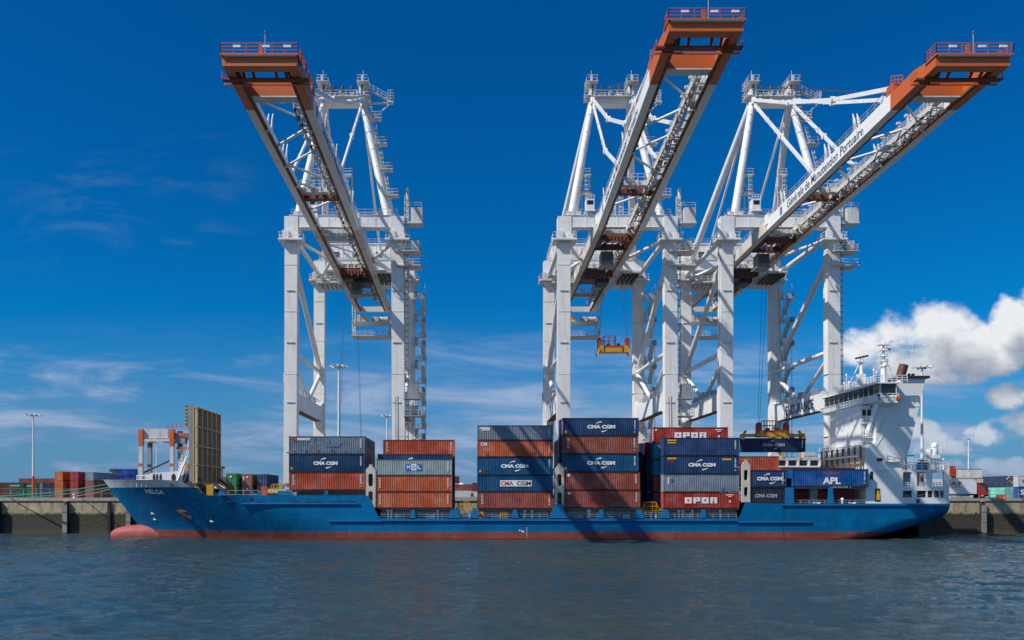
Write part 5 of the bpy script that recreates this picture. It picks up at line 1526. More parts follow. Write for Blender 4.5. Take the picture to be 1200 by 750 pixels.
# hatch coamings under the cargo
for (p0, p1, zt, zb_) in ((345, 428, 7.92, 6.0), (446, 529, 5.03, 3.4), (560, 648, 4.95, 3.4), (663, 748, 5.03, 3.4), (778, 866, 4.97, 3.4)):
    b = MB(); x0, x1 = LX_(p0), LX_(p1)
    b.bx(x0, x1, -HBM + 1.7, HBM - 1.7, zb_, zt - .3)
    b.bx(x0 - .2, x1 + .2, -HBM + .9, HBM - .9, zt - .28, zt - .02)
    k = x0 + .6
    while k < x1: b.bx(k - .06, k + .06, -HBM + 1.45, -HBM + 1.7, zb_, zt - .3); k += 1.5
    b.build("hatch_coaming", GREYP, SHIP)
b = MB(); b.bx(LX_(878), LX_(1016), -HBM + .8, HBM - .8, 8.2, 8.42); b.bx(LX_(900), LX_(1012), -HBM + 3.6, -HBM + 3.8, 5.3, 8.2, 1); b.bx(LX_(955), LX_(964), -HBM + 2.0, -HBM + 3.0, 5.3, 8.2); b.build("cargo_deck", [GREYP, MATS["rust_red_steel"]], SHIP)
# lashing bridges: beige slotted plates
def lashing(p0, p1, ptop, pbot, slots):
    x0, x1, zt, zb_ = LX_(p0), LX_(p1), LZ_(ptop), LZ_(pbot)
    w = x1 - x0
    for near in (True, False):
        y0, y1 = (NY + .06, NY + .5) if near else (-NY - .5, -NY - .06)
        b = MB()
        c = w * .3
        # frame with rounded slots: stiles, bridges and corner fillets
        b.bx(x0, x0 + w * .27, y0, y1, zb_, zt - .55); b.bx(x1 - w * .27, x1, y0, y1, zb_, zt - .55)
        b.prism([(x0, zt - .55), (x0 + c, zt), (x1 - c, zt), (x1, zt - .55)], y0, y1, 'y')
        zprev = zt - .55
        for (a, d) in slots:
            za, zd = LZ_(a), LZ_(d)
            b.bx(x0 + w * .27, x1 - w * .27, y0, y1, za, zprev)
            r = w * .12
            for (xx, sx) in ((x0 + w * .27, 1), (x1 - w * .27, -1)):
                for (zz_, sz) in ((za, -1), (zd, 1)): b.prism([(xx, zz_), (xx + sx * r, zz_), (xx, zz_ + sz * r * 1.4)], y0 + .004, y1 - .004, 'y')
            zprev = zd
        b.bx(x0 + w * .27, x1 - w * .27, y0, y1, zb_, zprev)
        b.prism([(x0 + w * .42, zt + .001), (x1 - w * .42, zt + .001), (x1 - w * .3, zt + .3), (x0 + w * .3, zt + .3)], y0 + .1, y1 - .1, 'y')
        b.build("lashing_bridge", BEIGE, SHIP)
    b = MB()
    for z in (zb_ + 1.2, (zb_ + zt) / 2, zt - .3): b.bx(x0 + .25, x1 - .25, NY + .52, -NY - .52, z - .12, z)
    b.build("lashing_walkway", GREYP, SHIP)
lashing(428.6, 440.0, 546.5, 594.6, [(555, 570), (575.5, 588)])
lashing(650.2, 661.0, 545.5, 593.5, [(555.5, 569.5), (577, 592)])
lashing(869.2, 879.2, 541, 588.5, [(550.5, 563), (570.5, 582)])
# yellow access frames between bays
for (p0, p1, py) in ((534, 554, 588.3), (754, 775, 588.6), (313, 330, 567.5)):
    b = MB(); x0, x1 = LX_(p0), LX_(p1); z1 = LZ_(py); z0 = z1 - 1.35; y = NY + 1.2
    for yy in (y, y + 1.4):
        b.path([(x0, yy, z0), (x0 + .6, yy, z1), (x1 - .6, yy, z1), (x1, yy, z0)], .06)
        for k in range(1, 5): b.tube((x0 + (x1 - x0) * k / 5, yy, z0), (x0 + (x1 - x0) * k / 5, yy, z1), .04)
        b.tube((x0 + .4, yy, (z0 + z1) / 2), (x1 - .4, yy, (z0 + z1) / 2), .045)
    for k in range(6): b.tube((x0 + (x1 - x0) * k / 5, y, z0), (x0 + (x1 - x0) * k / 5, y + 1.4, z0), .04)
    b.bx(x0, x1, y, y + 1.4, z0 - .06, z0); b.build("access_frame", YELLOW, SHIP)
    b = MB()
    for k in (.2, .5, .8): b.bx(x0 + (x1 - x0) * k - .12, x0 + (x1 - x0) * k + .12, y + .2, y + .5, (3.4 if py > 580 else 6.0), z0 - .12)
    b.build("access_support", LGREYP, SHIP)

# forecastle
b = MB()
def FX(px): return PX(px, 140.2)
def FZ(py): return PZ(py, 140.2)
b.prism([(FX(174.5), FZ(566)), (FX(175), FZ(554.5)), (FX(208.4), FZ(552.2)), (FX(213.2), FZ(541.0)), (FX(218.0), FZ(541.5)), (FX(212.8), FZ(566))], -7.4, -7.0, 'y')
b.prism([(FX(174.5), FZ(566)), (FX(175), FZ(554.5)), (FX(208.4), FZ(552.2)), (FX(213.2), FZ(541.0)), (FX(218.0), FZ(541.5)), (FX(212.8), FZ(566))], 7.0, 7.4, 'y')
b.bx(FX(208.4) + .2, FX(212.4), -6.998, 6.998, 8.3, FZ(551))
fh = b.build("breakwater", SHIPW, SHIP)
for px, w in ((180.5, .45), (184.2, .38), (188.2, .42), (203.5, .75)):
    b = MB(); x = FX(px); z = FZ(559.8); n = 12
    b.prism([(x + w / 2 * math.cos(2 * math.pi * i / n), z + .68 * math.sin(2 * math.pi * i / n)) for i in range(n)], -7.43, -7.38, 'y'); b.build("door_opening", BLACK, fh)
b = MB()
b.rail([(FX(157), -6.2, 8.5), (FX(176), -7.2, 8.5)], 1.9, .9, .05, mids=2); b.rail([(FX(160), 3, 8.4), (FX(176), 5, 8.4)], 1.9, .9, .05, mids=2)
for px in (160, 165, 171): b.lathe([(.35, 0), (.35, .9), (.5, 1.0), (.5, 1.2)], (FX(px), -4.5, 8.3), 10)
b.bx(FX(165), FX(168), -5, -3.5, 8.3, 10.6); b.rail([(FX(209), -7.2, FZ(552)), (FX(213), -7.2, FZ(541))], 1.3, .5, .05)
for k, hgt in ((212.5, 3.2), (216, 4.4)): b.tube((FX(k), -6.6, FZ(545)), (FX(k) + .9, -6.6, FZ(545) + hgt), .07); b.tube((FX(k) + .9, -6.6, FZ(545) + hgt), (FX(k) + 1.9, -6.6, FZ(545) + hgt - .2), .07)
b.build("bow_fittings", SHIPW, SHIP)
b = MB(); b.lathe([(.3, -.7), (.55, -.7), (.55, -.6), (.3, -.55), (.3, .55), (.55, .6), (.55, .7)], (FX(168), -5.8, 9.6), 12, 0, 'x'); b.build("anchor_winch", ORANGE, SHIP)
# ship's name on the flare: lettering laid along the shell
def on_shell(body, x0, x1, z0, h, mat, bold):
    src = text_mesh(body, bold, 0.006, mat); me = src.copy()
    for v in me.vertices:
        u, t = v.co.x + .5, v.co.z + .5
        z = z0 + t * h - .16 * u
        x = x0 + (x1 - x0) * u + t * h * -.12
        e = .04
        yy = -half(x, z) - (.025 if v.co.y < 0 else .005)
        v.co = (x, yy, z)
    o = bpy.data.objects.new("lettering", me); COL.objects.link(o); o.parent = SHIP; return o
on_shell("HELGA", -53.8, -50.1, 7.42, .72, LETW, .03)
b = MB()
x, z = -47.2, 4.45
yy = -half(x, z)
for (a, c, w, h) in ((0, 0.1, 2.1, .42), (.4, -.5, 1.5, .9), (.85, -1.0, .8, .4)):
    b.bx(x + a - w / 2, x + a + w / 2, -half(x + a, z + c) - .12, -half(x + a, z + c) + .9, z + c - h / 2, z + c + h / 2)
b.beam((x - .9, -half(x, z) - .15, z + .1), (x + 1.2, -half(x + 1, z - 1) - .12, z - 1.2), .35, .3)
b.build("anchor", RUST, SHIP)
b = MB()
for i in range(10): b.bx(-53.35 + i * .02, -53.2 + i * .02, -half(-53.3, .3 + i * .28) - .03, -half(-53.3, .3 + i * .28) + .03, .3 + i * .28, .42 + i * .28)
b.build("draught_mark", LETW, SHIP)
for (x, z) in ((-53.6, 4.1), (-53.4, 3.1), (-42.4, 2.9)):
    b = MB(); b.bx(x - .3, x + .3, -half(x, z) - .04, -half(x, z) + .05, z - .16, z + .16); b.build("hull_mark", LETW, SHIP)
b = MB()
for i in range(6): b.bx(LX_(617), LX_(617.8), NY - .02, NY + .02, .3 + i * .3, .44 + i * .3)
b.build("draught_mark", LETW, SHIP); b = MB()
b.bx(LX_(608), LX_(610), NY - .02, NY + .02, 1.4, 1.6); b.bx(LX_(611), LX_(614), NY - .02, NY + .02, 1.2, 1.45)
b.build("hull_mark", LETW, SHIP)

# upright folded hatch cover on the foredeck
HX = -44.6
hc = None
b = MB()
y0, y1 = 138.3 - YC, 151.7 - YC
b.bx(HX - .35, HX, y0 + .02, y1, 9.1, 21.6)
hc = b.build("hatch_cover", HATCHB, SHIP)
for k in range(6):
    y = y0 + .25 + (y1 - y0 - .5) * k / 5
    b = MB(); b.bx(HX, HX + .5, y - .16, y + .16, 9.1, 21.62); b.build("rib", HATCHB2, hc)
for z in (9.2, 12.1, 15.2, 18.3, 21.4):
    b = MB(); b.bx(HX, HX + .4, y0 + .05, y1 - .05, z - .1, z + .1); b.build("cross_rib", HATCHB2, hc)
b = MB()
b.bx(HX - .95, HX - .36, y0 + .3, y1 - .2, 10.5, 21.3); b.bx(HX - 1.1, HX - .36, y0, y0 + .4, 17.8, 21.7); b.bx(HX - .8, HX - .36, y0, y0 + .35, 9.4, 17.8)
b.build("hatch_panel", GREYP, hc)
b = MB()
for i in range(6): b.bx(HX - 1.42, HX - 1.12, y0 - .02, y0 + .35, 18.2 + i * .58, 18.2 + i * .58 + .3, 0); b.bx(HX - 1.42, HX - 1.12, y0 - .02, y0 + .35, 18.2 + i * .58 + .3, 18.2 + (i + 1) * .58, 1)
b.bx(HX - 1.4, HX - .9, y0 - .05, y0 + .4, 11.4, 12.2, 0); b.build("hazard_edge", [YELLOW, DARK_ST], hc)
b = MB()
for yy in (y0 + .6, y1 - .6):
    b.beam((HX + 1.6, yy, 6.4), (HX - .3, yy, 9.3), .5, .4); b.beam((HX + 4.6, yy, 6.2), (HX + .4, yy, 10.0), .35, .35, 1); b.bx(HX + 1.9, HX + 3.0, yy - .3, yy + .3, 7.0, 8.9, 2)
b.beam((HX - 3.6, y0 + 2.0, 9.0), (HX - 1.5, y0 + 1.0, 13.4), .25, .25, 3); b.beam((HX - 2.6, y0 + 1.6, 8.6), (HX - .6, y0 + .6, 12.0), .2, .2, 1)
b.bx(HX - 3.4, HX - .5, y0 + 2, y1 - 2, 6.0, 10.6, 1)
b.ladder((HX - 5.6, y0 + 3.4, 10.2), (HX - 2.8, y0 + 3.4, 7.0), .6, 3, (0, 1, 0)); b.ladder((HX + 3.0, y0 + .5, 9.0), (HX + 6.2, y0 + .5, 6.4), .6, 1, (0, 1, 0))
b.beam((HX + 3.2, y0 + .4, 9.0), (HX + 6.8, y0 + .4, 6.3), .6, .5, 1)
b.build("hatch_cradle", [HATCHB2, DARK_ST, YELLOW, SHIPW], hc)
b = MB()
for k in range(5): b.tube((LX_(330) + k * .3, NY + 2, 6.0), (LX_(336) + k * .2, NY + 2.5, 8.6), .12)
for px in (309, 319, 326): b.lathe([(.4, 0), (.4, .8), (.6, .9), (.6, 1.1)], (LX_(px), NY + 2.2, 6.0), 10)
b.build("deck_gear", GREYP, SHIP)

# ---- superstructure
SY = 138.3 - YC     # near shell plane
def SX(px): return PX(px, 138.3)
def SZ(py): return PZ(py, 138.3)
b = MB()
b.prism([(SX(1018.5), SZ(590.4)), (SX(1018.5), SZ(521)), (SX(1026.5), SZ(519)), (SX(1027.5), SZ(477)), (SX(1057), SZ(443.5)), (SX(1084.5), SZ(443.5)), (SX(1077.5), SZ(475)), (SX(1066), SZ(524)), (SX(1057), SZ(550)), (SX(1057), SZ(590.4))], SY, SY + 11.5, 'y')
cas = b.build("engine_casing", SHIPW, SHIP)
b = MB(); b.bx(SX(1053.5), SX(1088.5), SY - .35, SY + 11.7, SZ(443.45), SZ(440.6)); b.build("funnel_cap", BLACK, cas)
b = MB()
b.tube((SX(1062), SY + 2.0, SZ(441)), (SX(1066.5), SY + 2.0, SZ(425.5)), .72, .72, 16)
ex = b.build("exhaust_pipe", paint("exhaust_brown", (.10, .035, .02), .6, .4), cas)
for (p0, p1) in ((1071, 1074), (1076, 1079)):
    b = MB(); b.tube((SX(p0), SY + 2.2, SZ(441)), (SX(p1), SY + 2.2, SZ(436)), .22, .22, 10); b.build("exhaust_pipe", BLACK, cas)
b = MB(); b.beam((SX(1040), SY - .15, SZ(550.5)), (SX(1027), SY - .15, SZ(550.5)), .3, .12); b.beam((SX(1026), SY - .02, SZ(524)), (SX(1057), SY - .02, SZ(476)), .1, .06); b.bx(SX(1027), SX(1078), SY - .05, SY, SZ(476.5), SZ(475.5)); b.build("ledge", SHIPW, cas)
b = MB(); b.bx(SX(1025.5), SX(1031.5), SY - .02, SY + .04, SZ(588), SZ(572.5), 0); b.bx(SX(1026.6), SX(1030.8), SY - .12, SY - .02, SZ(586), SZ(579), 1); b.bx(SX(1027.6), SX(1030.2), SY - .10, SY - .02, SZ(579), SZ(575), 1); b.build("liferaft_recess", [BLACK, LETYEL], cas)  # black panel paints the shade inside the liferaft recess
b = MB(); b.bx(SX(1027.5), SX(1034), SY - .03, SY + .02, SZ(540.5), SZ(536.8)); b.build("window", BLACK, cas); b = MB(); b.bx(SX(1019.5), SX(1023), SY - .03, SY + .02, SZ(562), SZ(552.5)); b.build("window", BLACK, cas)
b = MB(); b.rail([(SX(1036), SY - .3, SZ(536)), (SX(1053), SY - .3, SZ(541))], 1.0, 1.1); b.bx(SX(1036), SX(1053), SY - .4, SY, SZ(541.5), SZ(541)); b.build("railing", SHIPW, cas)
# accommodation block
AX0 = 64.3
b = MB(); b.bx(AX0, SX(1027), 140.3 - YC, 149.8 - YC, 8.4, 21.9); b.bx(AX0 + 3.5, SX(1027), 149.8 - YC, 156 - YC, 14.7, 21.9); b.bx(AX0 + .02, SX(1040), SY + .02, 157.2 - YC, 5.3, 14.75)
acc = b.build("accommodation_block", SHIPW, SHIP)
for (Y, z) in ((143.6, 19.8), (147, 19.6), (143.6, 16.8), (146.8, 16.7)):
    b = MB(); b.bx(AX0 - .03, AX0 + .02, Y - YC - .2, Y - YC + .2, z - .24, z + .24); b.build("window", LGREYP, acc)
for px, py in ((1012.5, 483.5), (1018.5, 483.5)):
    b = MB(); x = PX(px, 140.3); z = PZ(py, 140.3); b.bx(x - .3, x + .3, 140.27 - YC, 140.31 - YC, z - .5, z + .5); b.build("window", GLASS, acc)
for z in (19.0, 16.6, 14.8):
    b = MB(); x0 = PX(1009, 140.3); b.platform(x0, x0 + 2.3, 139.2 - YC, 140.28 - YC, z, 0, True, 'swe', t=.12); b.build("balcony", SHIPW, acc)
b = MB(); b.bx(PX(1011, 140.3), PX(1022, 140.3), 139.0 - YC, 140.2 - YC, 13.6, 14.6); b.build("store_box", SHIPW, acc)
# brown cell guides in front of the house
for k in range(8):
    Y = 138.9 + k * 2.2
    b = MB(); b.bx(AX0 - .75, AX0 - .45, Y - YC - .16, Y - YC + .16, 8.4, 15.1); b.build("cell_guide", paint("guide_brown", (.24, .13, .055), .6, .4, .3), SHIP)
b = MB(); b.bx(AX0 - .9, AX0 - .4, 139.2 - YC, 155 - YC, 13.4, 13.7); b.bx(AX0 - .42, AX0 - .02, 139 - YC, 155 - YC, 12.4, 12.6); b.rail([(AX0 - .3, 138.6 - YC, 14.75), (AX0 - .3, 156 - YC, 14.75)], 1.0, 1.4); b.build("guide_platform", SHIPW, SHIP)
# wheelhouse with wings
WX0, WX1 = 66.0, 68.75
ny, fy = 136.7 - YC, 158.5 - YC
b = MB()
b.bx(WX0 - .1, WX1, ny, fy, 21.95, 22.15)                              # floor
b.prism([(WX0 - .75, 23.25), (WX0 - .35, 22.15), (WX0 - .22, 22.15), (WX0 - .6, 23.25)], ny + .1, fy - .1, 'x' if False else 'y')  # slanted front skirt
b.bx(WX0 - .1, WX1, ny, ny + .12, 22.15, 23.2); b.bx(WX1 - .12, WX1, ny + .12, ny + 2.4, 22.15, 23.2)
b.bx(WX0, WX1 + 1.8, ny + 2.4, fy - 2.4, 22.15, 23.3)
b.bx(WX0 - .8, WX1 + .3, ny - .05, fy + .05, 25.05, 25.3); b.bx(WX0 - .2, WX1 + 2.0, ny + 2.3, fy - 2.3, 25.3, 25.6)
b.bx(WX1 + .3, WX1 + 1.9, ny + 2.3, fy - 2.3, 23.3, 25.3)
wh = b.build("wheelhouse", SHIPW, SHIP)
b = MB()
b.bx(WX0 - .12, WX0 - .04, ny + .25, fy - .25, 23.26, 25.04); b.bx(WX0 + .05, WX1 - .2, ny + .25, ny + .33, 23.22, 25.04); b.bx(WX1 - .2, WX1 - .12, ny + .33, fy - .33, 23.22, 25.04)
b.build("window_band", GLASS, wh)
b = MB()
k = ny + .25
while k < fy: b.bx(WX0 - .15, WX0 - .125, k - .03, k + .03, 23.26, 25.04); k += 1.9
for x in (WX0 + .02, WX1 - .25): b.bx(x - .05, x + .05, ny + .2, ny + .245, 23.22, 25.04)
b.build("window_mullion", SHIPW, wh)
b = MB(); b.rail([(WX0 - .85, ny, 22.3), (WX0 - .85, fy, 22.3)], 1.0, 2.2, .025, mids=1); b.bx(WX0 - .95, WX0 - .1, ny, fy, 22.16, 22.3); b.rail([(WX0 - .85, ny - .02, 22.3), (WX1, ny - .02, 22.3)], 1.15, .8, .045)
b.rail([(WX0 - .6, ny + .2, 25.3), (WX0 - .6, fy, 25.3)], 1.1, 1.1, .05, mids=2); b.rail([(WX0 - .6, ny + .2, 25.3), (WX1 + 1.5, ny + .2, 25.3)], 1.1, .8, .05, mids=2)
b.rail([(AX0 + .1, 140.4 - YC, 21.9), (AX0 + .1, 149.7 - YC, 21.9)], 1.0, 1.2, .04); b.build("railing", SHIPW, wh)
b = MB(); b.beam((PX(1029, 138), 137.9 - YC, 21.95), (PX(1018.5, 138.8), 139.9 - YC, 16.6), .62, .62); b.beam((PX(1041, 138), 137.9 - YC, 21.0), (PX(1028, 138), 138.2 - YC, 17.6), .14, .14); b.prism([(ny + .2, 21.9), (ny + 3.6, 21.9), (ny + 3.6, 20.6), (ny + 2.2, 21.2)], WX0 + .2, WX1 - .3, 'x'); b.build("wing_strut", SHIPW, wh)
b = MB(); b.lathe([(.28, -.08), (.42, -.08), (.42, .08), (.28, .08)], (WX1 - .1, ny - .1, 22.7), 14, 0, 'y'); b.build("lifebuoy", ORANGE, wh)
for k in range(9):
    b = MB(); x = WX0 + .3 + .35 * (k % 3); y = ny + 2.2 + k * 1.7; hgt = (1.6, 2.2, 1.3, 2.8)[k % 4]
    b.tube((x, y, 25.6), (x, y, 25.6 + hgt), .06); b.lathe([(.14, 0), (.2, .15), (.1, .4)], (x, y, 25.4 + hgt), 8); b.build("roof_antenna", SHIPW, wh)
# radar mast and main mast
b = MB(); x, y = PX(1009.5, 141.5), 141.5 - YC
b.tube((x, y, 25.6), (x, y, PZ(420, 141.5)), .34, .24, 12); b.bx(x - .5, x + .5, y - .5, y + .5, 25.5, 27.2); b.bx(x - .8, x + .9, y - .4, y + .4, PZ(424.5, 141.5), PZ(423.8, 141.5)); b.tube((x - 2.0, y, 25.6), (x - .2, y, PZ(424, 141.5)), .07); b.tube((x + .4, y + 1, 25.6), (x + .1, y, PZ(426, 141.5)), .06)
rm = b.build("radar_mast", SHIPW, SHIP)
b = MB(); b.beam((x - 1.2, y - .4, PZ(420.6, 141.5)), (x + 1.25, y + .3, PZ(416.5, 141.5)), .18, .3); b.build("radar_scanner", DARK_ST, rm)
b = MB(); x, y = PX(1035.3, 141), 141 - YC
def MZ(py): return PZ(py, 141)
b.tube((x, y, 25.6), (x, y, MZ(424)), .48, .36, 14); b.tube((x, y, MZ(424)), (x, y, MZ(402)), .26, .16, 10)
for py, w_ in ((430, 1.0), (424, 1.5), (418, 1.3), (411, 1.3), (404.5, 1.6)): b.bx(x - w_ * .6, x + w_ * .6, y - .4, y + .4, MZ(py), MZ(py) + .1); b.lathe([(.1, 0), (.14, .1), (.14, .3), (.06, .4)], (x + w_ * .45, y, MZ(py) + .1), 8); b.tube((x - w_ * .5, y, MZ(py)), (x - w_ * .5, y, MZ(py) + .6), .05)
b.beam((x - 1.2, y, MZ(405.5)), (x + 1.6, y, MZ(400)), .22, .3); b.beam((x + .3, y, MZ(402)), (x + 1.3, y, MZ(398.6)), .12, .12); b.tube((x - 1.0, y, MZ(404)), (x - 1.0, y, MZ(399)), .04)
b.tube((x + 2.6, y + .5, 25.6), (x + .2, y, MZ(419)), .05); b.lathe([(.2, 0), (.3, .1), (.3, .45), (.1, .6)], (x, y - .6, MZ(430)), 12)
b.build("main_mast", SHIPW, SHIP)
b = MB(); b.bx(x + .5, x + 1.15, y - .02, y + .02, MZ(411), MZ(408)); b.tube((x + .5, y, MZ(412)), (x + .5, y, MZ(405)), .03); b.build("flag", TRUCKRED, SHIP)
for px, top in ((1053.2, 420), (1056, 408), (1067, 402)):
    b = MB(); xx = PX(px, 141); b.tube((xx, y, MZ(447)), (xx + .35 * (px > 1054), y, MZ(top)), .04 if px > 1054 else .09, .02, 6); b.lathe([(.12, 0), (.2, .2), (.2, .9), (.1, 1.0)], (xx, y, MZ(444)), 8) if px < 1054 else None; b.build("whip_antenna", SHIPW, SHIP)
# stern house with openings
b = MB()
wx0, wx1, wz0, wz1 = SX(1057.0), SX(1112.3), SZ(590.4), SZ(550.2)
holes = [(SX(a), SX(c), SZ(d), SZ(e_)) for a, c, e_, d in ((1058.2, 1068.8, 553.3, 569.8), (1074.4, 1085.6, 553.3, 569.8), (1092, 1106.5, 553.3, 569.8), (1058.2, 1068.8, 575, 583), (1074.4, 1085.6, 575, 583), (1087, 1093, 575, 583), (1094.8, 1100.8, 575, 583), (1101.8, 1106.4, 575, 583), (1073.8, 1078.8, 585, 589.6))]
def wall_holes(b, x0, x1, z0, z1, holes, ya, yb):
    zs = sorted(set([z0, z1] + [h[2] for h in holes] + [h[3] for h in holes]))
    for za, zb_ in zip(zs[:-1], zs[1:]):
        act = sorted([h for h in holes if h[2] < (za + zb_) / 2 < h[3]])
        x = x0
        for h in act:
            if h[0] > x: b.bx(x, h[0], ya, yb, za, zb_)
            x = h[1]
        if x1 > x: b.bx(x, x1, ya, yb, za, zb_)
wall_holes(b, wx0, wx1, wz0, wz1, holes, SY, SY + .18)
wall_holes(b, wx0, wx1, wz0, wz1, holes, -SY - .18, -SY)
b.bx(wx1 - .18, wx1, SY + .182, -SY - .182, wz0, SZ(570)); b.bx(wx1 - .18, wx1, SY + .182, -SY - .182, SZ(553), wz1)
for yy in (-8, -4, 0, 4, 8): b.bx(wx1 - .18, wx1 - .002, yy - .25, yy + .25, SZ(570), SZ(553))
b.bx(wx0, wx1 - .182, SY + .182, -SY - .182, SZ(552.8), SZ(551.2)); b.bx(wx0, wx1 - .182, SY + .182, -SY - .182, SZ(574), SZ(572.5))
b.bx(wx0 + .1, wx1 - 4, SY + 4.5, SY + 4.7, wz0, SZ(553))
sh = b.build("stern_house", SHIPW, SHIP)
b = MB(); b.rail([(wx0, SY + .1, wz1), (wx1, SY + .1, wz1)], 1.15, 1.1, .05, mids=2); b.rail([(wx1 - .1, SY + .1, wz1), (wx1 - .1, -SY, wz1)], 1.15, 1.2, .05, mids=2)
for (a, c) in ((1058.2, 1068.8), (1074.4, 1085.6), (1092, 1106.5)): b.rail([(SX(a), SY + .3, SZ(572.4)), (SX(c), SY + .3, SZ(572.4))], .95, .5, .045, mids=2)
for k in (1103, 1106, 1109.5): b.tube((SX(k), SY + 1, wz1), (SX(k), SY + 1, wz1 + 1.9), .13, n=8); 
b.build("railing", SHIPW, sh)
b = MB(); b.bx(SX(1058.8), SX(1062.8), SY + .9, SY + 1.8, SZ(571), SZ(560.2), 0); b.bx(SX(1064), SX(1068), SY + 2.2, SY + 3.0, SZ(572), SZ(554), 1); b.bx(SX(1076), SX(1078.4), SY + 1.6, SY + 2.0, SZ(560.5), SZ(557), 2); b.build("survival_suit_box", [LETYEL, TRUCKRED, paint("magenta_cloth", (.6, .02, .25), .7, .1)], sh)
b = MB()
for i in range(6):
    x = SX(1060 + i * 8); b.lathe([(.25, -.4), (.5, -.4), (.5, -.3), (.25, -.25), (.25, .25), (.5, .3), (.5, .4)], (x, SY + 1.8, SZ(581)), 12, 0, 'x'); b.bx(x - .7, x + .7, SY + 1.4, SY + 2.6, SZ(590), SZ(585))
b.build("mooring_winch", LGREYP, sh)
# deck crane, drums and small stern gear
b = MB(); y = SY + 1.1
b.tube((SX(1098.3), y, wz1), (SX(1097.8), y, SZ(537)), .38, .34, 14); b.tube((SX(1092.5), y, SZ(537)), (SX(1093.5), y, SZ(526)), .42, .5, 12)
b.lathe([(.35, 0), (.55, .3), (.6, 1.2), (.5, 1.7)], (SX(1099), y, SZ(537)), 14); b.lathe([(.5, 0), (.52, .3), (.38, .6), (.15, .75)], (SX(1099.5), y, SZ(523.5)), 14); b.bx(SX(1095), SX(1104), y - .6, y + .6, SZ(537), SZ(533)); b.bx(SX(1102), SX(1107), y - .4, y + .4, SZ(531), SZ(525))
b.beam((SX(1102), y, SZ(521)), (SX(1111.5), y, SZ(520.8)), .12, .12); b.beam((SX(1102), y, SZ(528)), (SX(1109), y, SZ(523)), .14, .14); b.bx(SX(1110.6), SX(1112), y - .15, y + .15, SZ(526), SZ(520))
b.build("deck_crane", SHIPW, SHIP)
b = MB(); b.lathe([(.45, 0), (.45, 1.2)], (SX(1083.5), SY + 1.4, wz1), 14); b.lathe([(.45, 0), (.45, 1.2)], (SX(1087.6), SY + 1.6, wz1), 14); b.build("drum", LETBLUE, SHIP)
b = MB(); b.bx(SX(1091), SX(1093.5), SY + 1.2, SY + 1.9, wz1, wz1 + 1.3, 0); b.bx(SX(1084), SX(1093), SY + 1.5, SY + 2.2, wz1 + 1.45, wz1 + 1.62, 1); b.build("stern_gear", [ORANGE, YELLOW], SHIP)
b = MB()
for px, top in ((1064.5, 533), (1072, 500), (1076.5, 527)): b.tube((SX(px), SY + 4, wz1), (SX(px), SY + 4, SZ(top)), .16, .1, 8)
b.bx(SX(1060), SX(1086), SY + 3.8, SY + 4.2, SZ(532.8), SZ(532)); b.bx(SX(1066), SX(1080), SY + 3.6, SY + 4.4, SZ(548), SZ(545.5)); b.build("stern_mast", GREYP, SHIP)
# grey pontoon hatch panels stowed inboard
b = MB()
x0, x1 = PX(910, 150), PX(961, 150); za, zb_ = PZ(547.5, 150), PZ(536, 150)
ya, yb = 150 - YC, 156 - YC
b.bx(x0, x1, ya, yb, zb_ - .5, zb_, 0); b.bx(x0, x1, ya, yb, za, za + .25, 2)
for k in range(5):
    xx = x0 + (x1 - x0) * k / 4; b.bx(xx - .18, xx + .18, ya + .01, yb, za + .25, zb_ - .5, 2)
b.bx(x0, x1, ya + .8, yb, za + .25, zb_ - .5, 1); b.bx(x0 + 5, x0 + 7, ya + .5, ya + 2, zb_, zb_ + .9, 0); b.rail([(x0 + 4.6, ya + .2, zb_), (x1, ya + .2, zb_)], .9, .9); b.bx(x0 + 1, x0 + 1.35, ya - .1, ya + .2, zb_, zb_ + .9, 3); b.bx(x0 + 4, x0 + 4.3, ya - .1, ya + .2, zb_ - .3, zb_ + .7, 3)
b.bx(x0, x1, ya + .1, yb, 8.42, za, 1)
b.build("stowed_hatch_panel", [LGREYP, DARK_ST, SHIPW, YELLOW], SHIP)

# ---------------------------------------------------------------- straddle carrier
sy = 190.0
x0 = PX(165.5, sy); x1 = PX(201.8, sy)
S = thing("straddle_carrier", "grey and orange straddle carrier standing on the quay behind the bow", "straddle carrier", ((x0 + x1) / 2, sy + 2.6, QZ))
hw = (x1 - x0) / 2
GL = paint("carrier_grey", (.60, .60, .61), .5, .35, .1, dirt_col=(.15, .14, .13), streak=.3)
for sx in (-1, 1):
    for yy in (-2.6, 2.6):
        m = 0
        b = MB(); x = sx * hw
        b.bx(x - .42, x + .42, yy - .4, yy + .4, 1.0, 13.2, 0); b.bx(x - .5, x + .5, yy - .48, yy + .48, 13.2, 15.4, 1); b.bx(x - .44, x + .44, yy - .44, yy - .402, 7.2, 7.8, 1)
        b.beam((x, yy, 11.6), (x, yy, 13.2), .86, .82, 1, (0, 1, 0), .98, .94)
        b.build("leg", [GL, ORANGE] if yy < 0 else [GREYP, DARK_ST], S)
for yy in (-2.6, 2.6):
    b = MB(); b.bx(-hw - .4, hw + .4, yy - .35, yy + .35, .7, 1.5); b.build("side_sill", ORANGE, S)
    for k in (-hw, -hw * .35, hw * .35, hw):
        b = MB(); b.lathe([(.3, -.25), (.68, -.22), (.7, 0), (.68, .22), (.3, .25)], (k, yy, .7), 16, 0, 'y'); b.build("wheel", BLACK, S)
b = MB(); b.bx(-hw + .5, hw - 1.0, -2.5, -1.9, 13.4, 15.5); b.bx(-hw + .5, hw - 1.0, 1.9, 2.5, 13.4, 15.5); b.bx(-hw - .3, hw + .6, -2.9, -1.8, 12.7, 13.2); b.bx(-hw - .3, hw + .6, 1.8, 2.9, 12.7, 13.2)
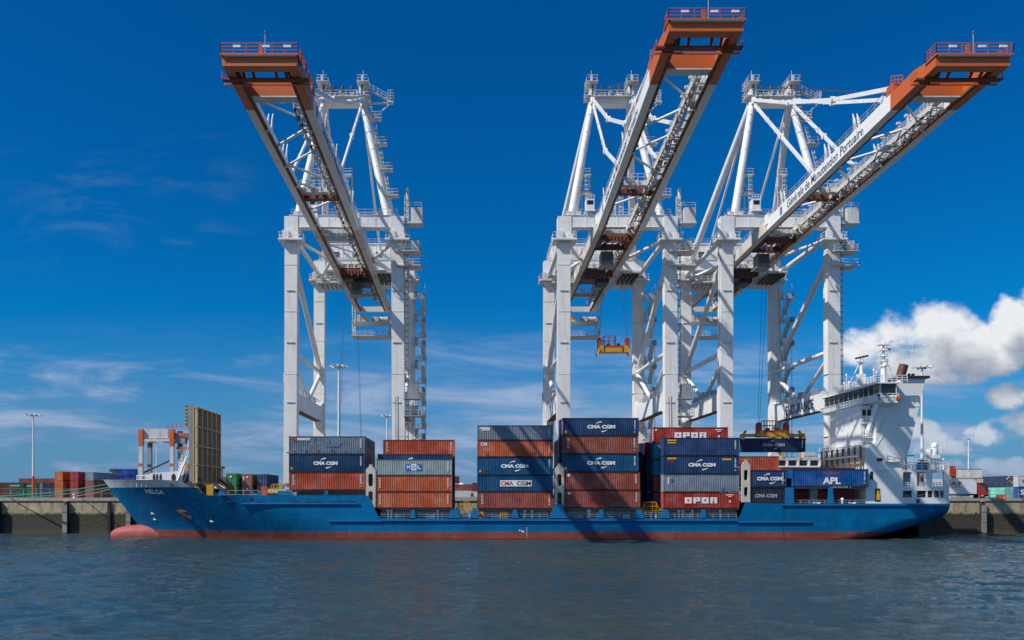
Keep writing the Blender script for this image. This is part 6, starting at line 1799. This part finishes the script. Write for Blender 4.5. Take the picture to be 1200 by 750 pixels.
for k in (-hw, 0, hw): b.bx(k - .4, k + .4, -1.8, 1.8, 13.2, 14.2)
b.build("top_frame", GL, S)
b = MB(); b.bx(hw + .5, hw + 4.0, -2.6, -1.6, 13.9, 14.6, 1); b.bx(hw + .4, hw + 2.8, -2.4, 0, 12.3, 13.8, 0); b.bx(hw + 3.2, hw + 4.4, -2.2, -.6, 9.0, 13.8, 2); b.bx(hw + .8, hw + 3.6, -2.4, -1.8, 11.0, 11.5, 1); b.build("operator_cabin", [GREYP, ORANGE, LGREYP], S)
b = MB(); b.rail([(hw - 1.0, -2.6, 15.5), (hw + 3, -2.6, 15.5)], 1.1, 1.0, .04); b.build("railing", TRUCKRED, S)
b = MB(); b.beam((-hw + .5, -2.2, 5.8), (hw - .3, -2.2, 8.6), .25, .35); b.build("cable_arm", DARK_ST, S)

# ---------------------------------------------------------------- truck
ty = 170.0
tx = PX(1145, ty)
TR = thing("box_truck", "red cab truck with a white box body parked behind the ship's stern", "truck", (tx, ty + 1.25, QZ))
b = MB(); b.bx(-9.0, -.1, -1.27, 1.27, 1.05, 3.95); b.bx(-9.02, -.08, -1.29, 1.29, 3.95, 4.02); b.bx(-9.02, -.08, -1.29, 1.29, 1.0, 1.1)
for k in range(8): b.bx(-8.9 + k * 1.25, -8.86 + k * 1.25, -1.285, -1.27, 1.1, 3.95)
bd = b.build("box_body", paint("truck_white", (.75, .76, .78), .4, .15), TR)
letters("O.A.F", bd, (-4.9, -1.30, 3.05), 3.6, .75, LETRED, bold=.03); 
b = MB(); b.bx(-5.6, -2.9, -1.30, -1.29, 2.3, 2.36); b.bx(-5.2, -3.4, -1.30, -1.29, 2.45, 2.5); b.build("marking", LETRED, bd)
b = MB(); b.prism([(.0, .95), (2.25, .7), (2.4, 1.3), (2.3, 1.95), (1.85, 2.95), (1.2, 3.2), (0, 3.25)], -1.2, 1.2, 'y'); cab = b.build("cab", TRUCKRED, TR)
b = MB(); b.prism([(.95, 2.0), (1.95, 1.95), (1.68, 2.75), (.95, 2.8)], -1.215, -1.2, 'y'); b.add([(2.315, -1.0, 2.0), (2.315, 1.0, 2.0), (1.88, 1.0, 2.92), (1.88, -1.0, 2.92)], [(0, 1, 2, 3)]); b.build("window", paint("cab_glass", (.05, .22, .2), .15, .05), cab)
b = MB(); b.bx(2.2, 2.46, -1.1, 1.1, .45, .85); b.build("bumper", GREYP, cab)
for s in (-1, 1):
    b = MB(); b.bx(2.36, 2.44, s * .85 - .18, s * .85 + .18, .9, 1.1); b.build("headlight", LETW, cab)
b = MB(); b.bx(-8.9, .5, -.5, .5, .7, 1.0); b.bx(-7.0, -1.4, -1.2, -1.12, .45, .95, 1); b.build("chassis", [DARK_ST, GREYP], TR)
for x in (1.15, -6.4, -7.7):
    for s in (-1, 1):
        b = MB(); b.lathe([(.3, -.14), (.5, -.14), (.52, 0), (.5, .14), (.3, .14)], (x, s * 1.05, .52), 18, 0, 'y'); wv = b.build("wheel", BLACK, TR)
        b = MB(); b.lathe([(.05, -.16), (.28, -.15), (.28, .15), (.05, .16)], (x, s * 1.05, .52), 12, 0, 'y'); b.build("rim", GREY_ST, wv)

# ---------------------------------------------------------------- mooring ropes
def rope(a, c, sag, r, mat, label):
    a, c = Vector(a), Vector(c); n = 14
    pts = [a.lerp(c, i / n) + Vector((0, 0, -sag * 4 * (i / n) * (1 - i / n))) for i in range(n + 1)]
    b = MB(); b.path(pts, r, 6)
    o = b.build("mooring_rope", mat)
    return tag(o, label, "rope", "mooring ropes off the bow")
rope((-89.5, QY + .9, 7.0), (-61.6, YC + 1.0, 9.4), .5, .075, GREENP, "green mooring rope from the pale bollard up to the bow, upper one")
rope((-89.6, QY + .9, 6.9), (-60.8, YC + 2.4, 9.1), .8, .06, GREENP, "green mooring rope hanging just below the upper green one")
rope((-74.9, QY + .9, 7.0), (-60.6, YC + 1.6, 9.0), .35, .065, TAN, "tan mooring rope from the bow to the quay above the fender post")

# ---------------------------------------------------------------- far things behind the yard
def far_tank():
    Y = 420; x = PX(541, Y)
    t = thing("storage_dome", "small pale domed building glimpsed between the stacks amidships", "building", (x, Y, QZ))
    b = MB(); b.bx(-4.5, 4.5, -3, 3, 0, 4.0); b.build("wall", LGREYP, t)
    b = MB(); b.lathe([(2.4, 4.0), (2.4, 4.8), (1.9, 6.0), (.6, 6.9)], n=14); b.build("roof", WHITE, t)
far_tank()
def shed(px0, px1, Y, top, col, label):
    x0, x1 = PX(px0, Y), PX(px1, Y); h = PZ(top, Y) - QZ
    t = thing("warehouse", label, "warehouse", ((x0 + x1) / 2, Y, QZ))
    w = (x1 - x0) / 2
    b = MB(); b.bx(-w, w, 0, 30, 0, h * .8); b.build("wall", col, t)
    b = MB(); b.prism([(-w - .4, h * .8), (w + .4, h * .8), (w * .2, h), (-w * .2, h)], -.3, 30.3, 'y'); b.build("roof", GREYP, t)
    for k in range(3):
        b = MB(); x = -w * .7 + k * w * .7; b.bx(x - 1.6, x + 1.6, -.05, 0, 0, h * .5); b.build("door", DARK_ST, t)
shed(150, 262, 620, 573, LGREYP, "long low grey warehouse far behind the straddle carrier")
shed(505, 600, 640, 573.5, BEIGE, "low beige warehouse far beyond the gap amidships")
shed(745, 790, 640, 572, LGREYP, "low grey warehouse far behind the middle cranes")
shed(1085, 1210, 640, 572, BEIGE, "pale warehouse far behind the right hand yard stacks")
def mast(px, Y, top, label):
    x = PX(px, Y); h = PZ(top, Y) - QZ
    t = thing("radio_mast", label, "mast", (x, Y, QZ))
    b = MB()
    for s in (-.5, .5):
        for q in (-.5, .5): b.beam((s, q, 0), (s * .6, q * .6, h), .16, .16)
    k = 0
    while k < h - 1.5: b.beam((-.5, -.5, k), (.5, -.5, k + 1.5), .1, .1); k += 1.5
    b.bx(-1.2, 1.2, -1, 1, h - 1.2, h)
    b.build("lattice", DARK_ST, t)
mast(133, 340, 549.5, "dark lattice mast top above the containers left of the bow")
mast(260, 420, 546.5, "dark lattice mast just right of the upright hatch cover")
# low barriers by the right hand fence
for i, px in enumerate((1171, 1176)):
    t = thing("road_barrier", ["orange road barrier by the pale post rail, nearer the truck", "orange road barrier by the pale post rail, farther from the truck"][i], "barrier", (PX(px, 177), 177, QZ), 0, "orange barriers by the quay road")
    b = MB(); b.prism([(-.3, 0), (.3, 0), (.12, .5), (.08, .85), (-.08, .85), (-.12, .5)], -.6, .6, 'x'); b.build("body", ORANGE, t)
